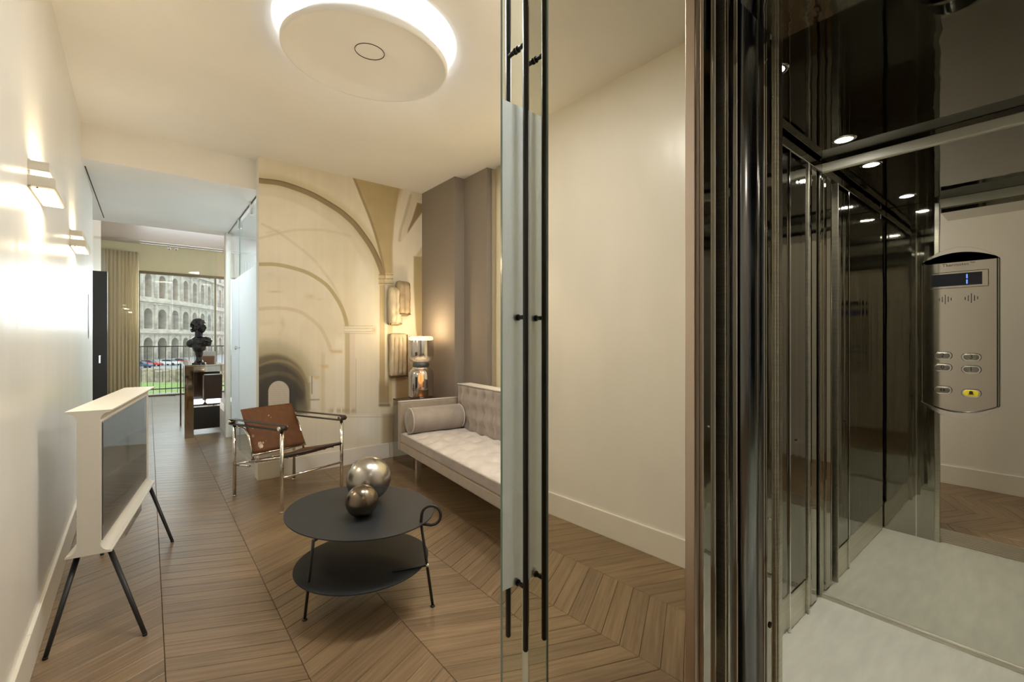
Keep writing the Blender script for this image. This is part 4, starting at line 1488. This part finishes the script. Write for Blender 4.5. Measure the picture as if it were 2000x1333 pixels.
def on_back(s, t_):
    pa, pb, pc, pd = Vector((0.035, -0.03, 0.725)), Vector((WC - 0.045, -0.03, 0.725)), Vector((WC - 0.035, -0.225, 0.375)), Vector((0.04, -0.225, 0.375))
    p = pa.lerp(pb, s).lerp(pd.lerp(pc, s), t_)
    return p + Vector((0, -0.87, -0.48)) * (-0.0)


for (s, t_, r) in ((0.14, 0.84, (.020, .032)), (0.2, 0.80, (.008, .008)), (.07, .62, (.010, .012)), (.45, .22, (.006, .006)), (.48, .27, (.005, .004)), (.66, .60, (.010, .006)), (.1, .45, (.005, .006)), (.26, .77, (.006, .005))):
    p = on_back(s, t_)
    blob(ch, (p.x, p.y - 0.004 - 0.012 * math.sin(PI * s), p.z + .004), r, nrm=(0, -0.87, 0.49))
fringe = MB()
for i in range(16):
    fringe.sphere((0.02 + i * 0.007, -0.30 - i * 0.025, 0.335 + i * 0.0052), 0.022, 10, 6, (.55, 1, .7))
fringe.build('hide_edge', M['hide_patch'], ch)

# --- sofa
A = Vector((1.82, 3.93, 0))
sofa = thing('sofa', 'taupe velvet sofa with button-tufted seat against the window wall', 'sofa', A, math.atan2(-0.995, -0.095))
# local x runs along the front (towards the camera), local y = depth to the back wall
SLN, SDP = 2.15, 0.72


def sb(name, m, b, bevel=0.012, seg=3):
    return MB().box(*b).build(name, M[m], sofa, bevel, seg)


sb('base_rail', 'velvet_frame', (0.0, 0.0, 0.285, SLN, SDP, 0.368), 0.012)
sb('arm', 'velvet_frame', (-0.002, -0.004, 0.28, 0.062, SDP, 0.735), 0.014)
sb('arm', 'velvet_frame', (SLN - 0.062, -0.004, 0.28, SLN + .002, SDP, 0.735), 0.014)
sb('back_frame', 'velvet_frame', (0.062, SDP - 0.06, 0.30, SLN - 0.062, SDP, 0.74), 0.012)


def tufted(name, m, x0, x1, y0, y1, z0, z1, bx, by, parent, depth=0.040, axis='z', puff=0.028):
    """cushion with sunken buttons; axis = direction of the tufted face"""
    nx, ny = 150, 52
    vs = []
    bt = [(x0 + (x1 - x0) * (i + .5) / bx, y0 + (y1 - y0) * (j + .5) / by) for i in range(bx) for j in range(by)]
    for j in range(ny + 1):
        for i in range(nx + 1):
            x, y = x0 + (x1 - x0) * i / nx, y0 + (y1 - y0) * j / ny
            e = min((x - x0), (x1 - x), (y - y0), (y1 - y))
            h = puff * (1 - math.exp(-e / 0.03)) - 0.012 * math.exp(-(e / 0.008) ** 2)
            dd = min(math.hypot(x - a, y - b_) for a, b_ in bt)
            h -= depth * math.exp(-(dd / 0.045) ** 1.2)
            # pulled creases between buttons
            cx_ = abs(((x - x0) / (x1 - x0) * bx - .5) % 1 - 0.0)
            cx_ = min(cx_, 1 - cx_)
            h -= 0.006 * math.exp(-(cx_ / 0.07) ** 2)
            h += 0.004 * noise.noise((x * 6, y * 6, 1.0))
            vs.append((x, y, z1 + h))
    W_ = nx + 1
    fs = [(j * W_ + i, j * W_ + i + 1, (j + 1) * W_ + i + 1, (j + 1) * W_ + i) for j in range(ny) for i in range(nx)]
    ring = [i for i in range(W_)] + [j * W_ + nx for j in range(1, ny + 1)] + [ny * W_ + i for i in range(nx - 1, -1, -1)] + [j * W_ for j in range(ny - 1, 0, -1)]
    base = len(vs)
    for r_ in ring:
        vs.append((vs[r_][0], vs[r_][1], z0))
    n = len(ring)
    for k_ in range(n):
        fs.append((ring[k_], base + k_, base + (k_ + 1) % n, ring[(k_ + 1) % n]))
    fs.append(tuple(base + k_ for k_ in range(n)))
    if axis == 'y':      # stand the cushion up: (x, y->z, z-> -y)
        vs = [(v[0], -v[2], v[1]) for v in vs]
        bt3 = [(a, -(z1 - depth * .75), b_) for a, b_ in bt]
    else:
        bt3 = [(a, b_, z1 - depth * .75) for a, b_ in bt]
    o = MB().add(vs, fs, True).build(name, M[m], parent)
    for k_, p in enumerate(bt3):
        MB().sphere((0, 0, 0), 0.009, 10, 6).build('button', M['velvet_frame'], o, loc=p)
    return o


tufted('seat_cushion', 'velvet_seat', 0.066, SLN - 0.066, 0.006, SDP - 0.10, 0.370, 0.442, 10, 4, sofa)
MB().box(0.066, -0.002, 0.372, SLN - 0.066, 0.012, 0.446).build('seat_border', M['velvet'], sofa, 0.005)
bc = tufted('back_cushion', 'velvet', 0.10, SLN - 0.10, 0.445, 0.875, -SDP + 0.0, -(SDP - 0.15), 13, 3, sofa, 0.026, 'y', 0.014)
MB().tube([(0.10, SDP - 0.145, 0.878), (SLN - 0.10, SDP - 0.145, 0.878)], 0.006, 8).build('piping', M['velvet_seat'], sofa)
MB().box(0.10, SDP - 0.14, 0.868, SLN - 0.10, SDP - 0.0, 0.882).build('top_band', M['velvet_seat'], sofa, 0.006)
MB().tube([(0.004, -0.004, 0.735), (0.004, SDP, 0.735)], 0.005, 8).tube([(0.058, -0.004, 0.735), (0.058, SDP, 0.735)], 0.005, 8).build('arm_piping', M['velvet_seat'], sofa)
for x in (0.17, SLN - 0.17):
    for y in (0.13, SDP - 0.10):
        MB().box(x - .022, y - .022, 0, x + .022, y + .022, 0.287).build('leg', M['chrome'], sofa, 0.002)
# bolster
bo = thing('bolster', 'cylindrical taupe velvet bolster leaning on the left sofa arm', 'cushion', (0, 0, 0))
bo.location = (0, 0, 0)
import mathutils
Ms = Matrix.Translation(A) @ Matrix.Rotation(math.atan2(-0.995, -0.095), 4, 'Z')
q0, q1 = Ms @ Vector((0.195, 0.03, 0.578)), Ms @ Vector((0.195, SDP - 0.17, 0.578))
bo.location = q0
dirb = (q1 - q0)
LB = dirb.length
az = math.atan2(dirb.y, dirb.x)
bo.rotation_euler = (0, 0, az)
prof = [(0.0, 0.0), (0.095, 0.0), (0.108, 0.006), (0.114, 0.016), (0.116, 0.05), (0.116, LB - .05), (0.114, LB - .016), (0.108, LB - .006), (0.095, LB), (0.0, LB)]
bm_ = MB()
bm_.lathe(prof, (0, 0, 0), 48)
bm_.v = [(v[2], v[1], -v[0]) for v in bm_.v]
bm_.build('cover', M['velvet'], bo)
for xx in (0.008, LB - 0.008):
    MB().tube([(xx, 0.113 * math.cos(a * PI / 20), 0.113 * math.sin(a * PI / 20)) for a in range(40)], 0.0045, 6, closed=True).build('piping', M['velvet_seat'], bo)

# --- acrylic side table and lamp
stb = thing('side_table', 'clear acrylic cube side table behind the sofa arm', 'side table', (2.07, 4.10, 0))
for b_ in ((0, 0, 0, 0.40, 0.010, .66), (0, 0.49, 0, 0.40, 0.50, .66), (0, 0.01, 0, 0.010, 0.49, .66), (0.39, 0.01, 0, 0.40, 0.49, .66)):
    MB().box(*b_).build('side_panel', M['acrylic'], stb)
MB().box(0, 0, 0.66, 0.40, 0.50, 0.672).build('top', mat('dark_glass_top', (0.06, 0.05, 0.045), 0.1), stb, 0.002)
lmp = thing('table_lamp', 'glowing hourglass table lamp of smoked mirror glass with amber bulb', 'lamp', (2.25, 4.30, 0.672))
MB().lathe([(0, 0), (0.118, 0), (0.122, 0.006), (0.122, 0.018), (0.10, 0.022), (0, 0.022)], (0, 0, 0), 48).build('base', M['lamp_band'], lmp)
low = [(0.118, 0.022), (0.130, 0.035), (0.134, 0.06), (0.134, 0.26), (0.130, 0.30), (0.112, 0.335), (0.088, 0.352), (0.074, 0.362)]
MB().lathe(low, (0, 0, 0), 56).build('lower_shade', M['smoke_glass'], lmp)
MB().lathe([(0, 0.355), (0.082, 0.355), (0.086, 0.362), (0.086, 0.398), (0.080, 0.405), (0, 0.405)], (0, 0, 0), 48).build('neck_band', M['lamp_band'], lmp)
upp = [(0.074, 0.402), (0.100, 0.412), (0.124, 0.432), (0.134, 0.462), (0.136, 0.52), (0.136, 0.655), (0.130, 0.675), (0.122, 0.681)]
MB().lathe(upp, (0, 0, 0), 56).build('upper_shade', M['smoke_glass'], lmp)
MB().lathe([(0, 0.635), (0.10, 0.635), (0.126, 0.640), (0.130, 0.652), (0.126, 0.672), (0.10, 0.680), (0, 0.682)], (0, 0, 0), 48).build('diffuser', M['lamp_top'], lmp)
MB().lathe([(0.0, 0.17), (0.012, 0.175), (0.027, 0.20), (0.030, 0.225), (0.022, 0.255), (0.012, 0.285), (0.012, 0.30), (0.0, 0.30)], (0, 0, 0), 24).build('bulb', M['bulb'], lmp)
MB().tube([(0, 0, .295), (0, 0, .36)], 0.016, 14).build('bulb_socket', M['chrome'], lmp)
MB().lathe([(0.0, 0.10), (0.045, 0.105), (0.055, 0.12), (0.055, 0.20), (0.050, 0.30), (0.048, 0.34)], (0, 0, 0), 32).build('inner_glass', M['smoke_glass'], lmp)
light('lamp_glow', 'POINT', (2.25, 4.30, 1.42), 5, (1.0, 0.74, 0.42), size=0.08)
light('lamp_bulb_glow', 'POINT', (2.25, 4.30, 0.672 + .23), 2.0, (1.0, 0.55, 0.2), size=0.03)

# --- carved fragments mounted on the mural wall
def relief(name, label, u0, v0, u1, v1, dep, m, lean=0.0, nb=3, seed=1):
    def onwall(u, v):
        k = (st + (u - 1000) / 871.6 * ct) / (ct - (u - 1000) / 871.6 * st)
        y = MY - dep
        x = y * k
        d = st * x + ct * y
        return x, 1.32 + (663 - v) * d / 871.6
    (x0, z1), (x1, z0) = onwall(u0, v0), onwall(u1, v1)
    t = thing(name, label, 'wall sculpture', ((x0 + x1) / 2, MY - 0.002, (z0 + z1) / 2))
    w_, h = (x1 - x0), (z1 - z0)
    rnd = random.Random(seed)
    nx, nz = 16, 40
    vs = []
    for j in range(nz + 1):
        for i in range(nx + 1):
            s, q = i / nx, j / nz
            e = min(s, 1 - s) * 2
            eb = min(q, 1 - q) * 2
            dd = dep * (0.45 + 0.55 * min(1, e * 2.2) ** .5 * min(1, eb * 6) ** .5)
            dd += 0.012 * math.sin(s * PI * 2 * nb) * min(1, eb * 5) + 0.010 * noise.noise((s * 3 + seed, q * 7, seed))
            edge = 0.012 * noise.noise((q * 5, seed * 3.1, 0)) * (1 if s in (0, 1) else 0)
            vs.append((-w_ / 2 + s * w_ + edge + lean * (q - .5), -dd, -h / 2 + q * h))
    W_ = nx + 1
    fs = [(j * W_ + i, j * W_ + i + 1, (j + 1) * W_ + i + 1, (j + 1) * W_ + i) for j in range(nz) for i in range(nx)]
    o = MB().add(vs, fs, True).build('carved_slab', m, t)
    so = o.modifiers.new('thick', 'SOLIDIFY')
    so.thickness = min(dep * .4, .03)
    so.offset = -1 if False else 1
    MB().box(-w_ / 2 - .008, -dep - .015, -h / 2 - .015, w_ / 2 + .008, 0, -h / 2).build('bracket', M['bronze_frame'], t, 0.003)
    MB().box(w_ / 2 - .006, -dep * .9, -h / 2, w_ / 2 + .012, 0, h / 2).build('bracket', M['bronze_frame'], t, 0.003)
    return t


relief('wall_relief', 'brown upright stone fragment, highest on the mural near the grey wall', 781, 553, 800, 613, 0.10, M['relief'], seed=2, nb=2)
relief('wall_relief', 'beige stone fragment lower left of the highest brown fragment', 764, 564, 783, 632, 0.07, M['relief_pale'], seed=5, nb=2)
relief('wall_relief', 'pale scalloped stone fragment just left of the table lamp', 764, 654, 795, 733, 0.05, M['relief_pale'], seed=8, nb=4)

# --- television on legs
tv = thing('television', 'white I-profile television on slim black splayed legs', 'television', (-0.13, 2.73, 0), math.atan2(1.15, 0.165) - PI / 2)
# local +y along the screen (away from camera), local +x = outwards (screen side)
LT, ZB, ZT = 1.165, 0.352, 1.0
# I-shaped side profile in (x,z): flanges -0.155..0, web -0.115..-0.035
fl, web0, web1 = 0.158, -0.118, -0.036


def iprof():
    pts = []
    R2 = 0.035

    def fil(cx, cz, r, a0, a1, n=6):
        return [(cx + r * math.cos(a0 + (a1 - a0) * i / n), cz + r * math.sin(a0 + (a1 - a0) * i / n)) for i in range(n + 1)]
    b, t_ = ZB, ZT
    pts += [(-fl, b), (0.0, b), (0.0, b + 0.006)]
    pts += [(-0.004, b + 0.010)] + fil(web1 + R2 * .9, b + 0.010 + R2, R2, -PI / 2, -PI)[1:]
    pts += [(web1 - .001, b + 0.010 + R2 * 1.2)]
    pts += [(web1 - .001, t_ - 0.010 - R2 * 1.2)] + fil(web1 + R2 * .9, t_ - 0.010 - R2, R2, PI, PI / 2)[:-1]
    pts += [(-0.004, t_ - 0.010), (0.0, t_ - 0.006), (0.0, t_), (-fl, t_), (-fl, t_ - 0.006), (-fl + .004, t_ - 0.010)]
    pts += fil(web0 - R2, t_ - 0.010 - R2, R2, PI / 2, 0)[1:]
    pts += fil(web0 - R2, b + 0.010 + R2, R2, 0, -PI / 2)[:-1]
    pts += [(-fl + .004, b + 0.010), (-fl, b + 0.006)]
    return pts


MB().prism(iprof(), 0, LT, axis='y').build('shell', M['tv_white'], tv)
MB().box(web1 - .002, 0.012, ZB + 0.055, web1 + .002, LT - 0.085, ZT - 0.055).build('bezel_reflection', M['tv_bezel_reflection'], tv)  # bezel whose wide grey far and bottom border imitates a reflection
MB().box(web1, 0.016, ZB + 0.125, web1 + .0035, LT - 0.165, ZT - 0.062).build('screen', M['tv_glass'], tv)
Mi = (Matrix.Translation(tv.location) @ Matrix.Rotation(tv.rotation_euler[2], 4, 'Z')).inverted()
feet = [(-0.012, 2.573), (-0.330, 2.640), (0.120, 3.522 + .13), (-0.22, 3.70)]
tops = [(-0.022, 0.07), (-fl + 0.03, 0.07), (-0.022, LT - 0.07), (-fl + 0.03, LT - 0.07)]
for (fx, fy), (tx, ty) in zip(feet, tops):
    a = Mi @ Vector((fx, fy, 0.0))
    lg = MB().tube([(a.x, a.y, 0.006), (tx, ty, ZB - 0.004)], [0.0085, 0.0115], 12).build('leg', M['tv_leg'], tv)
    MB().tube([(a.x, a.y, 0.0), (a.x, a.y, 0.01)], 0.0092, 12).build('foot', M['black'], lg)
MB().box(-fl + 0.01, 0.04, ZB - 0.010, -0.01, LT - 0.04, ZB).build('base_frame', M['tv_leg'], tv)
cb = MB().box(-0.06, 0.36, ZB - 0.075, -0.015, 0.80, ZB - 0.010).build('clear_cover', M['acrylic'], tv, 0.006)
MB().box(-0.055, 0.37, ZB - 0.045, -0.04, 0.79, ZB - 0.012).build('sensor_bar', M['tv_white'], tv)
cpts = [(-fl + 0.022 + .003 * math.sin(i * 2.1), 0.10 + .004 * math.cos(i * 2.1), 0.55 - i * 0.009) for i in range(16)]
MB().tube(cpts, 0.004, 8).build('cable', M['black'], tv)
# --- wall sconces
def sconce(y0, label):
    x = lw(y0 + .3)
    t = thing('wall_sconce', label, 'wall light', (x, y0, 1.928), math.radians(1.03), 'white box sconces on the glossy wall')
    L_, D_ = 0.36, 0.085
    MB().box(0, 0, 0.0, D_, L_, 0.042).build('lower_tray', M['sconce'], t, 0.003)
    MB().box(0, 0.0, 0.062, D_ * .8, L_ * .93, 0.100).build('upper_tray', M['sconce'], t, 0.003)
    MB().box(0, 0.01, -0.004, 0.012, L_ - .01, 0.105).build('back_plate', M['sconce'], t)
    MB().box(0.014, 0.035, -0.003, D_ - .010, L_ - .012, 0.0).build('diffuser', M['sconce_glow'], t)
    MB().box(0.014, 0.01, 0.046, D_ * .75, L_ - .04, 0.058).build('glow_strip', M['sconce_glow'], t)
    for yy in (0.02, L_ - .02):
        MB().lathe([(0, -0.004), (0.003, -0.004), (0.003, 0)], (0.03, yy, 0), 10).build('screw', M['black_ink'], t)
    return t


def rayx(u, y_):
    k_ = (st + (u - 1000) / 871.6 * ct) / (ct - (u - 1000) / 871.6 * st)
    return y_ * k_


sc1 = sconce(2.56, 'white box wall sconce nearer the camera, glowing warm')
sc2 = sconce(4.03, 'white box wall sconce farther along the glossy wall')
for y_ in (2.56, 4.03):
    light('sconce_down', 'AREA', (lw(y_) + 0.055, y_ + 0.2, 1.915), 2.2, (1.0, 0.80, 0.50), (0, 0, 0), 0.06, 0.3)
    light('sconce_up', 'AREA', (lw(y_) + 0.05, y_ + 0.2, 2.04), 1.5, (1.0, 0.80, 0.50), (PI, 0, 0), 0.06, 0.3)

# --- mirrored console with bust
cs = thing('console_table', 'tall mirror-clad console table carrying the black bust', 'console table', (0.37, 7.32, 0))
CH = 0.975
MB().box(0, 0, 0.0, 0.10, 0.03, CH - .02).build('leg', M['console'], cs, 0.002)
MB().box(0, 0.03, 0.0, 0.02, 0.10, CH - .02).build('leg', M['console'], cs, 0.002)
MB().box(0, 1.14, 0.0, 0.02, 1.24, CH - .02).build('leg', M['console'], cs, 0.002)
MB().box(0.42, 1.14, 0.0, 0.44, 1.24, CH - .02).build('leg', M['console'], cs, 0.002)
MB().box(0, 0, CH - .02, 0.445, 1.24, CH).build('top', M['console_top'], cs, 0.002)
MB().box(0.10, 0.01, CH - .10, 0.445, 0.03, CH - .02).build('apron', M['console_top'], cs, 0.003)
MB().box(0.02, 0.35, 0.38, 0.43, 0.37, CH - .02).build('back_panel', M['console_dark'], cs)
MB().box(0.02, 0.35, 0.05, 0.43, 0.37, 0.36).build('back_panel', mat('black_panel', (0.02, 0.018, 0.016), .3), cs)
dr = MB().box(0.21, 0.05, 0.50, 0.425, 0.34, CH - 0.14).build('drawer', M['console_dark'], cs, 0.002)
MB().box(0.20, 0.035, 0.49, 0.215, 0.05, CH - 0.13).box(0.20, 0.035, CH - .145, 0.43, 0.05, CH - .13).build('drawer_frame', M['chrome'], dr)
for x0, x1 in ((0.06, 0.225), (0.255, 0.42)):
    MB().tube([(x0, 0.2, 0.455), (x0 + .012, 0.2, 0.455), (x1 - .012, 0.2, 0.455), (x1, 0.2, 0.455)], [0.022, 0.036, 0.036, 0.022], 16).build('white_bar', M['bar_glow'], cs)
MB().sphere((0.24, 0.2, 0.455), 0.02, 12, 8).build('tube_joint', M['chrome'], cs)
bx = thing('leather_box', 'brown leather box behind the bust on the console', 'box', (0.60, 8.02, CH))
MB().box(0, 0, 0, 0.17, 0.13, 0.09).build('body', M['brown_box'], bx, 0.008)
MB().box(-0.003, -0.003, 0.066, 0.173, 0.133, 0.094).build('lid', M['brown_box'], bx, 0.006)
tag(MB().prism([(0.55, 8.17), (0.80, 8.17), (0.80, 8.19), (0.55, 8.19)], CH, CH + 0.16).build('paper_folder', M['paper']), 'pale paper folder standing behind the leather box', 'folder')

# bust: one continuous glazed figure
bu = thing('bust', 'glossy black curly-haired classical bust on the console', 'sculpture', (0.545, 7.55, CH), math.radians(0))
# plane axes: local right (picture) = rv2, forward of face = right with slight turn to the camera
b = MB()
rvx = Vector((ct, -st, 0))
fw = Vector((st, ct, 0))


def BP(r_, f_, z_):
    return rvx * r_ + fw * f_ + Vector((0, 0, z_))


def E(r_, f_, z_, sr, sf, sz, tilt=0.0):
    m4 = Matrix((rvx, fw, Vector((0, 0, 1)))).transposed().to_4x4() @ Matrix.Rotation(tilt, 4, 'Y')
    b.sphere(BP(r_, f_, z_), 1.0, 20, 14, (sr, sf, sz), m4)


b.lathe([(0, 0), (0.085, 0), (0.088, 0.012), (0.080, 0.022), (0.060, 0.030), (0.042, 0.05), (0.036, 0.09), (0.045, 0.13), (0.05, 0.17), (0, 0.18)], (0, 0, 0), 28)
E(0.0, 0, 0.235, 0.085, 0.075, 0.085)                 # lower chest
E(0.02, 0, 0.315, 0.125, 0.085, 0.075, 0.15)          # chest
E(0.115, -0.01, 0.335, 0.070, 0.065, 0.045, 0.35)     # far shoulder
E(-0.09, -0.01, 0.290, 0.075, 0.070, 0.062, -0.35)    # near shoulder
E(0.10, 0, 0.30, 0.07, 0.06, 0.05, 0.6)
b.tube([BP(0.0, 0, 0.33), BP(-0.005, 0, 0.39), BP(0.0, 0, 0.46)], [0.062, 0.046, 0.050], 18)
E(0.005, 0, 0.525, 0.072, 0.070, 0.090, 0.0)          # skull
E(0.035, 0, 0.50, 0.050, 0.050, 0.065, 0.1)           # face
E(0.045, 0, 0.462, 0.030, 0.032, 0.028)               # chin
E(0.088, 0, 0.510, 0.014, 0.012, 0.024, -0.35)        # nose
E(0.078, 0, 0.537, 0.014, 0.036, 0.010)               # brow
E(0.080, 0, 0.482, 0.010, 0.018, 0.008)               # lips
E(0.076, 0, 0.472, 0.010, 0.016, 0.007)
E(0.0, -0.068, 0.505, 0.018, 0.012, 0.028)            # ear
E(0.0, 0.068, 0.505, 0.018, 0.012, 0.028)
rb = random.Random(11)
for i in range(120):
    a = rb.uniform(0, 2 * PI)
    h = rb.uniform(-0.25, 1.0)
    r_ = math.sqrt(max(0, 1 - h * h))
    p = (math.cos(a) * r_ * 0.080 - 0.012, math.sin(a) * r_ * 0.078, 0.535 + h * 0.088)
    if p[0] > 0.045 and p[2] < 0.575:
        continue
    E(p[0], p[1], p[2], .0165, .0165, .0165)
for i in range(14):
    a = rb.uniform(-1.2, 1.2)
    E(-0.068 + rb.uniform(-.012, .018), 0.05 * math.sin(a), 0.475 + rb.uniform(-.02, .02), .017, .017, .017)
bo_ = b.build('figure', M['bust'], bu, clean=False)
rmz = bo_.modifiers.new('fuse', 'REMESH')
rmz.mode = 'VOXEL'
rmz.voxel_size = 0.0045
rmz.use_smooth_shade = True
smo = bo_.modifiers.new('smooth', 'SMOOTH')
smo.iterations = 3

# ================================================================== ADDED FILL LIGHTS OF THE LOBBY AND ROOM
# unseen ceiling lamps added out of view to brighten room and lobby
for (x, y, p, c, lab) in ((1.0, 1.90, 12, (1, .98, .95), 'added ceiling lamp, unseen above the frame near the coffee table'), (2.0, 1.75, 13, (1, .98, .95), 'added ceiling lamp, unseen behind the glass door pocket'), (0.35, -0.9, 3, (1, .86, .68), 'added ceiling lamp, unseen in the lobby behind the viewpoint')):
    if p:
        dl = thing('added_ceiling_lamp', lab, 'light', (x, y, ZC))
        MB().lathe([(0.04, 0.0), (0.04, -0.004), (0.052, -0.003), (0.053, 0)], (0, 0, 0), 24).build('rim', M['white_paint'], dl)
        MB().lathe([(0, -0.001), (0.04, -0.001)], (0, 0, 0), 24).build('lens', M['lamp_top'], dl)
        light('added_fill', 'AREA', (x, y, ZC - 0.02), p, c, (0, 0, 0), 0.4)
